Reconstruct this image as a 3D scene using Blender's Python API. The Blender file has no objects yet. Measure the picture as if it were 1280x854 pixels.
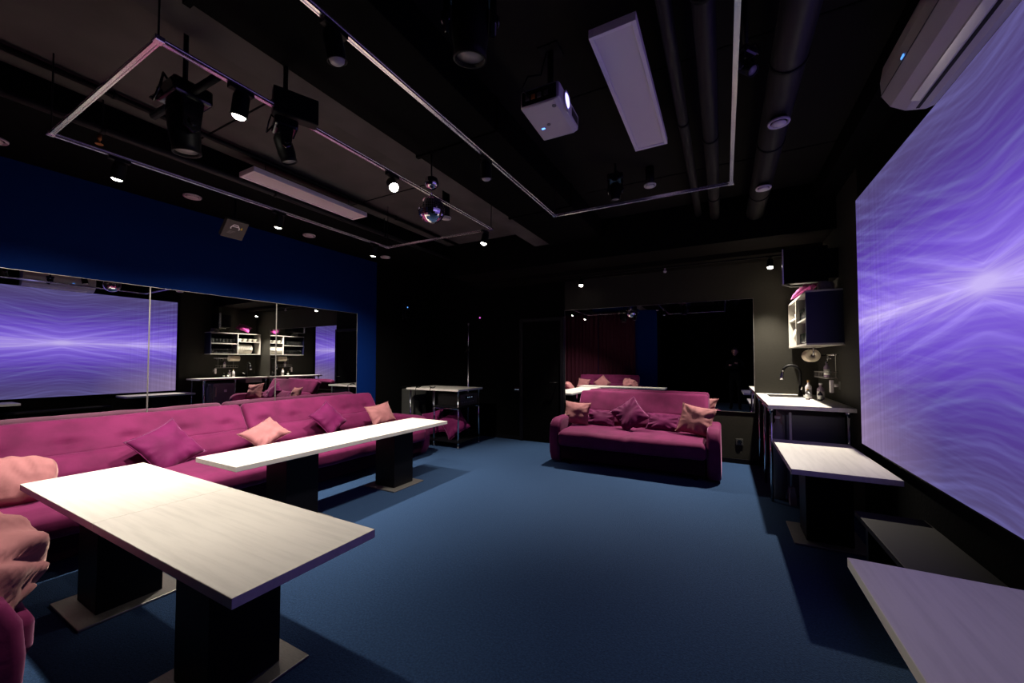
import bpy, bmesh, math, random
from mathutils import Vector, Matrix, Euler, noise
random.seed(7)
PI = math.pi
COL = bpy.context.scene.collection
SC = bpy.context.scene

# ------------------------------------------------------------------ materials
def mat(name, color, rough=0.6, metal=0.0, sheen=0.0, spec=0.5, emit=None, estr=1.0,
        nscale=0, namt=0.0, bump=0.0, bscale=60, stretch=(1, 1, 1), coat=0.0, sheen_tint=None):
    m = bpy.data.materials.new(name); m.use_nodes = True
    nt = m.node_tree; b = nt.nodes['Principled BSDF']
    b.inputs['Base Color'].default_value = (*color, 1)
    b.inputs['Roughness'].default_value = rough
    b.inputs['Metallic'].default_value = metal
    b.inputs['Specular IOR Level'].default_value = spec
    b.inputs['Coat Weight'].default_value = coat
    if sheen:
        b.inputs['Sheen Weight'].default_value = sheen
        b.inputs['Sheen Roughness'].default_value = 0.35
        b.inputs['Sheen Tint'].default_value = (*(sheen_tint or color), 1)
    if emit:
        b.inputs['Emission Color'].default_value = (*emit, 1)
        b.inputs['Emission Strength'].default_value = estr
    if nscale or bump:
        tc = nt.nodes.new('ShaderNodeTexCoord'); mp = nt.nodes.new('ShaderNodeMapping')
        mp.inputs['Scale'].default_value = stretch
        nt.links.new(tc.outputs['Object'], mp.inputs['Vector'])
    if nscale:
        n = nt.nodes.new('ShaderNodeTexNoise'); n.inputs['Scale'].default_value = nscale
        n.inputs['Detail'].default_value = 5
        nt.links.new(mp.outputs[0], n.inputs['Vector'])
        r = nt.nodes.new('ShaderNodeMapRange')
        r.inputs['From Min'].default_value = 0.3; r.inputs['From Max'].default_value = 0.7
        r.inputs['To Min'].default_value = 1 - namt; r.inputs['To Max'].default_value = 1 + namt
        nt.links.new(n.outputs['Fac'], r.inputs['Value'])
        mx = nt.nodes.new('ShaderNodeVectorMath'); mx.operation = 'SCALE'
        mx.inputs[0].default_value = color
        nt.links.new(r.outputs[0], mx.inputs['Scale'])
        nt.links.new(mx.outputs[0], b.inputs['Base Color'])
    if bump:
        n2 = nt.nodes.new('ShaderNodeTexNoise'); n2.inputs['Scale'].default_value = bscale
        n2.inputs['Detail'].default_value = 4
        nt.links.new(mp.outputs[0], n2.inputs['Vector'])
        bp = nt.nodes.new('ShaderNodeBump'); bp.inputs['Strength'].default_value = bump
        bp.inputs['Distance'].default_value = 0.01
        nt.links.new(n2.outputs['Fac'], bp.inputs['Height'])
        nt.links.new(bp.outputs[0], b.inputs['Normal'])
    return m

M = {}
M['carpet'] = mat('carpet', (0.021, 0.048, 0.112), 0.95, spec=0.1, nscale=90, namt=0.30, bump=0.6, bscale=160, sheen=0.2, sheen_tint=(0.3, 0.45, 0.7))
M['black_paint'] = mat('black_paint', (0.0018, 0.0018, 0.0020), 0.8, spec=0.05, bump=0.15, bscale=40)
M['wall_grey'] = mat('charcoal_wallcovering', (0.022, 0.0205, 0.016), 0.8, spec=0.15, nscale=25, namt=0.18, bump=0.3, bscale=120, stretch=(1, 1, 6))
M['blue_paint'] = mat('blue_paint', (0.0004, 0.012, 0.090), 0.8, spec=0.06, bump=0.3, bscale=90)
M['ceiling'] = mat('ceiling_paint', (0.085, 0.078, 0.074), 0.85, spec=0.1, nscale=3, namt=0.15, bump=0.1, bscale=15)
M['ceiling_shaded'] = mat('ceiling_paint_shaded', (0.010, 0.009, 0.008), 0.85, spec=0.1, nscale=3, namt=0.15)  # same ceiling as the left bay, weaker light put into the colour
M['pipe_grey'] = mat('pipe_grey', (0.018, 0.016, 0.018), 0.5, spec=0.2)
M['velvet'] = mat('magenta_velvet', (0.120, 0.012, 0.060), 0.75, spec=0.1, sheen=0.5, sheen_tint=(0.75, 0.36, 0.6), nscale=5, namt=0.24, bump=0.12, bscale=25)
M['velvet_cushion'] = mat('magenta_cushion_velvet', (0.100, 0.007, 0.055), 0.7, spec=0.1, sheen=0.45, sheen_tint=(0.8, 0.36, 0.65), nscale=6, namt=0.2, bump=0.15, bscale=30)
M['pink'] = mat('dusty_pink_velvet', (0.30, 0.125, 0.135), 0.75, spec=0.1, sheen=0.4, sheen_tint=(0.9, 0.6, 0.55), nscale=7, namt=0.15, bump=0.15, bscale=30)
M['dark_fabric'] = mat('dark_base_fabric', (0.02, 0.004, 0.012), 0.9, spec=0.05)
M['curtain'] = mat('maroon_curtain', (0.040, 0.009, 0.018), 0.9, spec=0.05, sheen=0.1, sheen_tint=(0.5, 0.1, 0.25))
M['black_lam'] = mat('black_laminate', (0.0025, 0.0025, 0.004), 0.5, spec=0.12)
M['black_plastic'] = mat('black_plastic', (0.003, 0.003, 0.0035), 0.5, spec=0.15)
M['black_gloss'] = mat('black_gloss', (0.004, 0.004, 0.006), 0.12, spec=0.5)
M['steel'] = mat('brushed_steel', (0.30, 0.285, 0.27), 0.45, metal=0.8, nscale=40, namt=0.1, stretch=(1, 8, 1))
M['chrome'] = mat('chrome', (0.75, 0.75, 0.76), 0.12, metal=1.0)
M['rail'] = mat('silver_rail', (0.95, 0.93, 0.93), 0.24, metal=0.92)
M['white_plastic'] = mat('white_plastic', (0.60, 0.56, 0.58), 0.45)
M['ac_white'] = mat('ac_plastic', (0.55, 0.51, 0.50), 0.45)
M['diffuser'] = mat('panel_diffuser', (0.80, 0.74, 0.74), 0.6)
M['panel_frame'] = mat('panel_frame', (0.90, 0.85, 0.86), 0.5)
M['vent'] = mat('vent_white', (0.62, 0.57, 0.56), 0.5)
M['dark_void'] = mat('dark_inner', (0.03, 0.028, 0.028), 0.8)
M['shelf_white'] = mat('shelf_white', (0.42, 0.40, 0.36), 0.55)
M['shelf_blue_reflection'] = mat('shelf_painted_reflection', (0.002, 0.003, 0.028), 0.5)  # blue reflected on the near side panel, put into its colour
M['plate'] = mat('white_china', (0.80, 0.78, 0.70), 0.2, coat=0.3)
M['paper'] = mat('paper_towel', (0.62, 0.54, 0.40), 0.9, bump=0.2, bscale=80)
M['fridge'] = mat('fridge_grey', (0.14, 0.14, 0.16), 0.35)
M['skin'] = mat('skin', (0.42, 0.22, 0.17), 0.55)
M['hair'] = mat('hair', (0.015, 0.010, 0.007), 0.7)
M['cloth'] = mat('black_clothes', (0.004, 0.004, 0.005), 0.95, spec=0.05)
M['gold'] = mat('dull_brass', (0.30, 0.20, 0.08), 0.4, metal=0.7)
M['orange'] = mat('copper_orange', (0.30, 0.10, 0.02), 0.5)
M['yellow'] = mat('yellow_mark', (0.75, 0.55, 0.02), 0.5)
M['white_mark'] = mat('white_mark', (0.90, 0.90, 0.85), 0.5)
M['label_grey'] = mat('label_grey', (0.055, 0.05, 0.045), 0.6)
M['mirror'] = mat('mirror', (0.86, 0.87, 0.88), 0.0, metal=1.0)
M['ball'] = mat('ball_mirror_tile', (0.92, 0.92, 0.93), 0.02, metal=1.0)
M['lens'] = mat('frosted_lens', (0.25, 0.24, 0.24), 0.25)
M['lamp_on'] = mat('lit_bulb', (1, 0.95, 0.85), 0.5, emit=(1.0, 0.93, 0.80), estr=28)
M['lamp_off'] = mat('unlit_bulb', (0.45, 0.42, 0.42), 0.3)
M['led_blue'] = mat('led_blue', (0.1, 0.2, 0.9), 0.5, emit=(0.1, 0.35, 1.0), estr=1.5)
M['led_pink'] = mat('led_pink', (0.9, 0.1, 0.7), 0.5, emit=(0.8, 0.12, 0.7), estr=1.0)
M['led_white'] = mat('led_white', (0.6, 0.7, 0.9), 0.5, emit=(0.5, 0.65, 0.9), estr=0.5)
M['proj_glow'] = mat('projector_lens_lit', (0.5, 0.5, 0.9), 0.3, emit=(0.42, 0.38, 1.0), estr=3.0)
M['proj_led'] = mat('projector_led', (0.2, 0.4, 1.0), 0.3, emit=(0.12, 0.35, 1.0), estr=3.0)
M['bottle_dark'] = mat('dark_bottle', (0.02, 0.018, 0.03), 0.2)
M['bottle_lilac'] = mat('lilac_bottle', (0.30, 0.22, 0.32), 0.4)
M['cloth_grey'] = mat('grey_textile', (0.20, 0.19, 0.19), 0.9)
M['case_grey'] = mat('case_grey', (0.030, 0.031, 0.029), 0.85)

def glass_mat():
    m = bpy.data.materials.new('clear_glass'); m.use_nodes = True
    b = m.node_tree.nodes['Principled BSDF']
    b.inputs['Base Color'].default_value = (0.75, 0.78, 0.82, 1)
    b.inputs['Roughness'].default_value = 0.05
    b.inputs['Transmission Weight'].default_value = 1.0
    b.inputs['IOR'].default_value = 1.45
    return m
M['glass'] = glass_mat()

def wood_mat(name, col, axis):
    """pale laminate with long soft grain along the given axis (object space)"""
    m = bpy.data.materials.new(name); m.use_nodes = True
    nt = m.node_tree; b = nt.nodes['Principled BSDF']
    b.inputs['Roughness'].default_value = 0.42
    b.inputs['Specular IOR Level'].default_value = 0.35
    tc = nt.nodes.new('ShaderNodeTexCoord'); mp = nt.nodes.new('ShaderNodeMapping')
    mp.inputs['Scale'].default_value = (1.1, 16, 16) if axis == 'x' else (16, 1.1, 16)
    nt.links.new(tc.outputs['Object'], mp.inputs['Vector'])
    n = nt.nodes.new('ShaderNodeTexNoise'); n.inputs['Scale'].default_value = 2.2
    n.inputs['Detail'].default_value = 8; n.inputs['Roughness'].default_value = 0.62
    nt.links.new(mp.outputs[0], n.inputs['Vector'])
    cr = nt.nodes.new('ShaderNodeValToRGB')
    cr.color_ramp.elements[0].position = 0.32
    cr.color_ramp.elements[0].color = (*[c * 0.87 for c in col], 1)
    cr.color_ramp.elements[1].position = 0.56
    cr.color_ramp.elements[1].color = (*col, 1)
    nt.links.new(n.outputs['Fac'], cr.inputs['Fac'])
    nt.links.new(cr.outputs['Color'], b.inputs['Base Color'])
    return m
M['wood_x'] = wood_mat('pale_wood_x', (0.66, 0.63, 0.59), 'x')
M['wood_y'] = wood_mat('pale_wood_y', (0.66, 0.63, 0.59), 'y')

# ------------------------------------------------------------------ mesh kit
def new_bm(): return bmesh.new()

def finish(name, bm, m, parent=None, smooth=False, bevel=0, mods=None):
    bmesh.ops.recalc_face_normals(bm, faces=bm.faces)
    me = bpy.data.meshes.new(name); bm.to_mesh(me); bm.free()
    o = bpy.data.objects.new(name, me); COL.objects.link(o)
    ms = m if isinstance(m, (list, tuple)) else [m]
    for x in ms: me.materials.append(x)
    if smooth:
        for p in me.polygons: p.use_smooth = True
    if bevel:
        bv = o.modifiers.new('bevel', 'BEVEL'); bv.width = bevel; bv.segments = 2
        bv.limit_method = 'ANGLE'; bv.angle_limit = math.radians(40)
    if parent is not None: o.parent = parent
    return o

def box(bm, x0, x1, y0, y1, z0, z1, mi=0):
    vs = [bm.verts.new((x, y, z)) for x in (x0, x1) for y in (y0, y1) for z in (z0, z1)]
    for f in ((0, 1, 3, 2), (4, 6, 7, 5), (0, 4, 5, 1), (2, 3, 7, 6), (0, 2, 6, 4), (1, 5, 7, 3)):
        fc = bm.faces.new([vs[i] for i in f]); fc.material_index = mi
    return vs

def tube(bm, pts, r, seg=12, caps=True, mi=0):
    pts = [Vector(p) for p in pts]; rings = []
    rr = r if isinstance(r, (list, tuple)) else [r] * len(pts)
    up = None
    for i, p in enumerate(pts):
        if i == 0: d = pts[1] - p
        elif i == len(pts) - 1: d = p - pts[i - 1]
        else: d = (pts[i + 1] - p).normalized() + (p - pts[i - 1]).normalized()
        d.normalize()
        if up is None:
            up = Vector((0, 0, 1)) if abs(d.z) < 0.9 else Vector((1, 0, 0))
        a = d.cross(up).normalized(); b2 = a.cross(d).normalized(); up = b2
        rings.append([bm.verts.new(p + (a * math.cos(2 * PI * k / seg) + b2 * math.sin(2 * PI * k / seg)) * rr[i]) for k in range(seg)])
    for i in range(len(rings) - 1):
        for k in range(seg):
            f = bm.faces.new((rings[i][k], rings[i][(k + 1) % seg], rings[i + 1][(k + 1) % seg], rings[i + 1][k]))
            f.material_index = mi; f.smooth = True
    if caps:
        for rg in (rings[0][::-1], rings[-1]):
            f = bm.faces.new(rg); f.material_index = mi

def lathe(bm, prof, seg=24, c=(0, 0, 0), mi=0, mtx=None):
    """profile of (radius, height) about z, ends closed when radius > 0"""
    rings = []
    for r, z in prof:
        rg = [Vector((r * math.cos(2 * PI * k / seg), r * math.sin(2 * PI * k / seg), z)) for k in range(seg)]
        if mtx: rg = [mtx @ v for v in rg]
        rings.append([bm.verts.new(v + Vector(c)) for v in rg])
    for i in range(len(rings) - 1):
        for k in range(seg):
            f = bm.faces.new((rings[i][k], rings[i][(k + 1) % seg], rings[i + 1][(k + 1) % seg], rings[i + 1][k]))
            f.material_index = mi; f.smooth = True
    for rg, pr in ((rings[0], prof[0]), (rings[-1], prof[-1])):
        if pr[0] > 1e-6:
            f = bm.faces.new(rg); f.material_index = mi

def prism(bm, outline, w0, w1, plane='yz', mi=0):
    """outline of 2-D points extruded along the remaining axis from w0 to w1"""
    def mk(a, b, w):
        return {'yz': (w, a, b), 'xz': (a, w, b), 'xy': (a, b, w)}[plane]
    A = [bm.verts.new(mk(a, b, w0)) for a, b in outline]
    B = [bm.verts.new(mk(a, b, w1)) for a, b in outline]
    n = len(outline)
    for f in (A[::-1], B): bm.faces.new(f).material_index = mi
    for i in range(n):
        bm.faces.new((A[i], A[(i + 1) % n], B[(i + 1) % n], B[i])).material_index = mi

def rbox(bm, c, size, r, n=(14, 8, 5), crown=0.0, amp=0.0, nfreq=5.0, seed=0, fn=None, mtx=None):
    """soft rounded box: grid on a box, corners rounded by r, top/front bulged, noise creased"""
    hx, hy, hz = [s / 2 for s in size]
    def ts(h, k):
        a = [-h, -h + r * 0.35, -h + r * 0.8]
        inner = [-h + r + (2 * h - 2 * r) * i / k for i in range(k + 1)]
        return a + inner + [h - r * 0.8, h - r * 0.35, h]
    T = [ts(hx, n[0]), ts(hy, n[1]), ts(hz, n[2])]
    H = (hx, hy, hz); cache = {}
    def vert(i, j, k):
        key = (i, j, k)
        if key in cache: return cache[key]
        p = Vector((T[0][i], T[1][j], T[2][k]))
        q = Vector([max(-H[a] + r, min(H[a] - r, p[a])) for a in range(3)])
        d = p - q
        if d.length > 1e-9: p2 = q + d.normalized() * r
        else: p2 = p
        if crown:
            u, v, w = p2.x / hx, p2.y / hy, p2.z / hz
            p2 = p2 + Vector((0, v * crown * 0.5 * (1 - u * u) * (1 - w * w), w * crown * (1 - u ** 4) * (1 - v * v)))
        if amp:
            s = Vector((seed * 3.1, seed * 1.7, 0))
            nv = noise.noise_vector(p2 * nfreq + s) + 0.5 * noise.noise_vector(p2 * nfreq * 2.7 + s)
            p2 = p2 + nv * amp
        if fn: p2 = fn(p2)
        if mtx: p2 = mtx @ p2
        v = bm.verts.new(p2 + Vector(c)); cache[key] = v
        return v
    L = [len(t) - 1 for t in T]
    for ax in range(3):
        a, b = [x for x in range(3) if x != ax]
        for side in (0, L[ax]):
            for i in range(L[a]):
                for j in range(L[b]):
                    idx = []
                    for di, dj in ((0, 0), (1, 0), (1, 1), (0, 1)):
                        t = [0, 0, 0]; t[ax] = side; t[a] = i + di; t[b] = j + dj
                        idx.append(vert(*t))
                    try:
                        f = bm.faces.new(idx); f.smooth = True
                    except ValueError: pass

def empty(name, loc, label, cat, group=None, rz=0.0):
    o = bpy.data.objects.new(name, None); COL.objects.link(o)
    o.location = loc; o.rotation_euler = (0, 0, rz); o.empty_display_size = 0.1
    o['label'] = label; o['category'] = cat
    if group: o['group'] = group
    return o

def tag(o, label, cat, group=None):
    o['label'] = label; o['category'] = cat
    if group: o['group'] = group
    return o

def struct(o): o['kind'] = 'structure'; return o

def sbox(name, m, *b, parent=None):
    bm = new_bm(); box(bm, *b); o = finish(name, bm, m, parent)
    if parent is None: struct(o)
    return o

def dup(root, loc, rz, label, group=None, rot=None):
    r = root.copy(); COL.objects.link(r); r.location = loc
    r.rotation_euler = rot if rot else (0, 0, rz)
    r['label'] = label
    if group: r['group'] = group
    def rec(src, dst):
        for ch in src.children:
            c = ch.copy(); COL.objects.link(c); c.parent = dst; rec(ch, c)
    rec(root, r)
    return r

# ------------------------------------------------------------------ room shell
XL, XR, YB, ZC = -5.07, 1.03, 6.0, 3.2
YR = -0.9          # rear wall behind the third sofa
sbox('floor', M['carpet'], XL - 0.1, XR + 0.1, -2.4, YB + 0.1, -0.1, 0)
sbox('ceiling', M['ceiling'], XL - 0.1, -2.2, -2.4, YB + 0.1, ZC, ZC + 0.1)
o = sbox('ceiling_shaded_bay', M['ceiling_shaded'], -2.2, XR + 0.1, -2.4, YB + 0.1, ZC, ZC + 0.1)
# left wall: blue up to 3.0 m and as far as 4.62 m, black beyond
sbox('wall_left', M['blue_paint'], XL - 0.1, XL, YR, 4.62, 0, 3.0)
sbox('wall_left_black', M['black_paint'], XL - 0.1, XL - 0.002, 4.62, YB, 0, 3.0)
sbox('wall_back_shaded', M['black_paint'], XL - 0.1, -2.26, YB, YB + 0.1, 0, ZC)  # same dark grey wall as the charcoal part; shade painted in as black
sbox('wall_back_charcoal', M['wall_grey'], -2.26, XR + 0.1, YB, YB + 0.1, 0, ZC)
sbox('wall_right', M['wall_grey'], XR, XR + 0.1, 4.3, YB, 0, ZC)
sbox('wall_right_black', M['black_paint'], XR, XR + 0.1, -2.4, 4.3, 0, ZC)
sbox('wall_rear', M['blue_paint'], XL, -1.80, YR - 0.1, YR, 0, ZC)
sbox('wall_rear_return', M['black_paint'], -1.80, -1.70, -2.4, YR, 0, ZC)
sbox('wall_rear_black', M['black_paint'], -1.70, XR, -2.5, -2.4, 0, ZC)
# dropped black strips
sbox('trim_1', M['black_paint'], XL - 0.1, -3.87, YR, YB, 3.0, ZC)            # along the left wall
bm = new_bm(); box(bm, -3.87, XR, 5.02, 5.60, 2.72, ZC)
box(bm, -3.87, XR, 5.60, YB, 2.66, ZC); struct(finish('trim_2', bm, mat('bulkhead_paint', (0.006, 0.005, 0.0045), 0.85, spec=0.05)))
sbox('trim_3', M['black_paint'], -3.87, XR, 4.98, 5.02, 2.70, ZC)           # black fascia of the rear bulkhead
sbox('trim_4', M['ceiling'], -2.32, -2.10, YR, 4.98, 2.98, ZC)              # ceiling beam
sbox('trim_5', M['black_paint'], 0.86, XR, YR, 4.98, 3.02, ZC)
# baseboards
sbox('baseboard_back', M['black_lam'], -2.2, 0.37, YB - 0.015, YB, 0, 0.06)
sbox('baseboard_back_left', M['black_lam'], XL, -3.08, YB - 0.015, YB, 0, 0.06)
# ceiling slab joints
for k, (x0, x1, y) in enumerate(((-3.87, -2.32, 1.56), (-3.87, -2.32, 3.1), (-1.3, 0.86, 2.55), (-1.3, 0.86, 4.1), (-1.3, 0.86, 1.0))):
    bm = new_bm(); box(bm, x0, x1, y, y + 0.012, ZC - 0.004, ZC + 0.001)
    struct(finish('trim_%d' % (6 + k), bm, M['black_paint']))

# door on the back wall
d = struct(empty('door_1', (-2.67, YB, 0), '', 'x')); del d['label']; del d['category']
bm = new_bm(); box(bm, -0.34, 0.34, -0.03, -0.001, 0.01, 2.02); finish('door_leaf', bm, M['black_paint'], d, bevel=0.004)
bm = new_bm()
box(bm, -0.40, -0.34, -0.05, -0.001, 0, 2.08); box(bm, 0.34, 0.40, -0.05, -0.001, 0, 2.08)
box(bm, -0.34, 0.34, -0.05, -0.001, 2.02, 2.08)
finish('door_frame', bm, mat('door_frame_paint', (0.003, 0.003, 0.006), 0.5, spec=0.15), d, bevel=0.004)
bm = new_bm(); tube(bm, [(0.28, -0.03, 1.0), (0.28, -0.075, 1.0), (0.17, -0.078, 1.0)], 0.009)
finish('door_handle', bm, M['black_plastic'], d)

# ------------------------------------------------------------------ mirrors
def mirror_panel(name, loc, w, h, normal, label, group):
    """glass sheet with thin polished edge strips; local x = along the wall"""
    t = empty(name, loc, label, 'mirror', group, 0 if normal == '-y' else PI / 2)
    bm = new_bm(); box(bm, -w / 2 + .002, w / 2 - .002, -0.006, -0.0005, 0.002, h - .002)
    finish('mirror_glass', bm, M['mirror'], t)
    bm = new_bm(); e = 0.0035
    box(bm, -w / 2, -w / 2 + e, -0.0085, 0, 0, h); box(bm, w / 2 - e, w / 2, -0.0085, 0, 0, h)
    box(bm, -w / 2, w / 2, -0.0085, 0, h - e, h); box(bm, -w / 2, w / 2, -0.0085, 0, 0, e)
    finish('edge_strip', bm, M['steel'], t)
    return t
names = ['wall mirror panel above the farther left sofa, with its end at the blue wall strip',
         'wall mirror panel above the magenta sofa, between two seams, reflecting kitchen shelves',
         'wall mirror panel above the magenta sofa at the left, reflecting the purple screen']
for k, y in enumerate((3.60, 2.335, 1.07)):
    mirror_panel('wall_mirror', (XL + 0.0005, y, 0.62), 1.262, 1.485, '+x', names[k], 'mirror panels on the blue wall')
mirror_panel('wall_mirror', (XL + 0.0005, -0.1, 0.62), 1.07, 1.485, '+x', 'wall mirror panel at the far left picture edge by the corner cushion', 'mirror panels on the blue wall')
mirror_panel('wall_mirror', (-0.95, YB - 0.0005, 0.68), 2.625, 1.50, '-y', 'large wall mirror behind the sofa on the back wall, reflecting maroon curtains', None)

# ------------------------------------------------------------------ projected screen
def screen_mat():
    m = bpy.data.materials.new('projected_picture'); m.use_nodes = True
    nt = m.node_tree; N = nt.nodes; Lk = nt.links
    for n in list(N): N.remove(n)
    out = N.new('ShaderNodeOutputMaterial'); em = N.new('ShaderNodeEmission')
    Lk.new(em.outputs[0], out.inputs['Surface'])
    tc = N.new('ShaderNodeTexCoord'); sp = N.new('ShaderNodeSeparateXYZ')
    Lk.new(tc.outputs['Object'], sp.inputs[0])
    def V(x):
        return x
    def m_(op, a, b=None, c=None):
        n = N.new('ShaderNodeMath'); n.operation = op
        for i, v in enumerate((a, b, c)):
            if v is None: continue
            if isinstance(v, (int, float)): n.inputs[i].default_value = v
            else: Lk.new(v, n.inputs[i])
        return n.outputs[0]
    y, z = sp.outputs['Y'], sp.outputs['Z']          # object origin sits on the bright focus
    ay = m_('ABSOLUTE', y); v = m_('ABSOLUTE', z)
    def noise2(a, b, scale=1.0, detail=2.0, rough=0.5):
        c = N.new('ShaderNodeCombineXYZ'); Lk.new(a, c.inputs[0]); Lk.new(b, c.inputs[1])
        n = N.new('ShaderNodeTexNoise'); n.noise_dimensions = '2D'
        n.inputs['Scale'].default_value = scale; n.inputs['Detail'].default_value = detail
        n.inputs['Roughness'].default_value = rough
        Lk.new(c.outputs[0], n.inputs['Vector']); return n.outputs['Fac']
    # soft rounding of the fold at the centre line
    fold = m_('SQRT', m_('ADD', m_('MULTIPLY', y, y), 0.012))
    warp = m_('MULTIPLY', noise2(m_('MULTIPLY', ay, 0.7), m_('MULTIPLY', z, 0.9), 1.0, 1.0), 0.07)
    def fan(k, freq, off, yf=0.30):
        s = m_('ADD', m_('SUBTRACT', v, m_('MULTIPLY', fold, k)), warp)
        n = noise2(m_('ADD', m_('MULTIPLY', s, freq), off), m_('MULTIPLY', ay, yf), 1.0, 2.5, 0.55)
        q = N.new('ShaderNodeMapRange'); q.inputs['From Min'].default_value = 0.44; q.inputs['From Max'].default_value = 0.72
        Lk.new(n, q.inputs['Value']); return m_('POWER', q.outputs[0], 1.4)
    f1 = fan(0.10, 21, 3.0, 0.5); f2 = fan(0.26, 15, 11.0, 0.5); f3 = fan(-0.09, 30, 23.0, 0.5); f4 = fan(0.42, 11, 31.0, 0.4)
    lines = m_('ADD', m_('ADD', m_('MULTIPLY', f1, 0.55), m_('MULTIPLY', f2, 0.50)), m_('ADD', m_('MULTIPLY', f3, 0.30), m_('MULTIPLY', f4, 0.35)))
    mn = N.new('ShaderNodeMath'); mn.operation = 'MINIMUM'; mn.inputs[1].default_value = 1.0; Lk.new(lines, mn.inputs[0]); lines = mn.outputs[0]
    # base colour by height
    cr = N.new('ShaderNodeValToRGB'); e = cr.color_ramp.elements
    e[0].position = 0.0; e[0].color = (0.30, 0.17, 0.84, 1)
    e[1].position = 1.0; e[1].color = (0.095, 0.072, 0.20, 1)
    for p, c in ((0.12, (0.225, 0.120, 0.76)), (0.30, (0.155, 0.073, 0.60)), (0.55, (0.100, 0.048, 0.36)), (0.80, (0.085, 0.054, 0.22))):
        x = e.new(p); x.color = (*c, 1)
    Lk.new(v, cr.inputs['Fac'])
    # line colour: pale steel blue further out, lilac close to the axis
    cl = N.new('ShaderNodeValToRGB'); q = cl.color_ramp.elements
    q[0].position = 0.0; q[0].color = (0.42, 0.30, 0.95, 1); q[1].position = 0.55; q[1].color = (0.155, 0.145, 0.42, 1)
    Lk.new(v, cl.inputs['Fac'])
    def mix(fac, a, b, typ='MIX'):
        n = N.new('ShaderNodeMix'); n.data_type = 'RGBA'; n.blend_type = typ
        if isinstance(fac, (int, float)): n.inputs[0].default_value = fac
        else: Lk.new(fac, n.inputs[0])
        for i, w in ((6, a), (7, b)):
            if isinstance(w, tuple): n.inputs[i].default_value = (*w, 1)
            else: Lk.new(w, n.inputs[i])
        return n.outputs[2]
    col = mix(m_('MULTIPLY', lines, 0.60), cr.outputs[0], cl.outputs[0])
    dk = m_('ADD', m_('MULTIPLY', f2, 0.15), 0.93)
    # streaks radiating from the focus
    ang = m_('DIVIDE', z, m_('ADD', ay, 0.22))
    st = noise2(m_('MULTIPLY', ang, 14), m_('MULTIPLY', y, 0.35), 1.0, 4.0, 0.65)
    stm = N.new('ShaderNodeMapRange'); stm.inputs['From Min'].default_value = 0.46; stm.inputs['From Max'].default_value = 0.74
    Lk.new(st, stm.inputs['Value'])
    ga = m_('EXPONENT', m_('MULTIPLY', m_('MULTIPLY', z, z), -60.0))
    col = mix(m_('MULTIPLY', m_('MULTIPLY', m_('MULTIPLY', stm.outputs[0], ga), m_('EXPONENT', m_('MULTIPLY', m_('MULTIPLY', ang, ang), -6.0))), 0.8), col, (0.72, 0.60, 1.0))
    # central glow and cross
    def g(a, b, s):
        return m_('MULTIPLY', m_('EXPONENT', m_('SUBTRACT', m_('MULTIPLY', m_('MULTIPLY', y, y), -a), m_('MULTIPLY', m_('MULTIPLY', z, z), b))), s)
    glow = m_('ADD', m_('ADD', g(60, 500, 0.75), g(5, 420, 0.28)), g(0.10, 130, 0.24))
    mm = N.new('ShaderNodeMath'); mm.operation = 'MINIMUM'; mm.inputs[1].default_value = 1.0; Lk.new(glow, mm.inputs[0])
    col = mix(mm.outputs[0], col, (0.62, 0.50, 1.0))
    # fine vertical ribbing towards the far end, and greyer light at the lower far corner
    end = N.new('ShaderNodeMapRange'); end.inputs['From Min'].default_value = 0.5; end.inputs['From Max'].default_value = 1.75
    Lk.new(y, end.inputs['Value'])
    rib = noise2(m_('MULTIPLY', y, 26), m_('MULTIPLY', z, 0.25), 1.0, 2.0)
    ribm = m_('MULTIPLY', m_('MULTIPLY', m_('SUBTRACT', rib, 0.5), 0.5), end.outputs[0])
    low = N.new('ShaderNodeMapRange'); low.inputs['From Min'].default_value = -0.25; low.inputs['From Max'].default_value = -0.85
    Lk.new(z, low.inputs['Value'])
    end2 = N.new('ShaderNodeMapRange'); end2.inputs['From Min'].default_value = 0.4; end2.inputs['From Max'].default_value = 1.7
    Lk.new(y, end2.inputs['Value'])
    col = mix(m_('MULTIPLY', m_('MULTIPLY', low.outputs[0], end2.outputs[0]), 0.8), col, (0.34, 0.24, 0.42))
    Lk.new(col, em.inputs['Color'])
    # a little brighter and paler where the curve of the picture ends
    Lk.new(m_('MULTIPLY', m_('ADD', 1.0, ribm), dk), em.inputs['Strength'])
    return m
scr = empty('projection_screen', (XR - 0.001, 2.46, 1.70), 'huge wall screen glowing purple with a starburst of light streaks', 'projection screen')
bm = new_bm(); box(bm, -0.022, 0, -1.86, 1.79, -1.035, 1.02); finish('screen_board', bm, M['black_lam'], scr)
bm = new_bm()
vs = [bm.verts.new(p) for p in ((-0.0235, -1.85, -1.025), (-0.0235, 1.78, -1.025), (-0.0235, 1.78, 1.01), (-0.0235, -1.85, 1.01))]
bm.faces.new(vs[::-1])
bm.faces.ensure_lookup_table()
o = finish('screen_surface', bm, screen_mat(), scr)
o['label'] = 'purple glowing picture surface'

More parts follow.
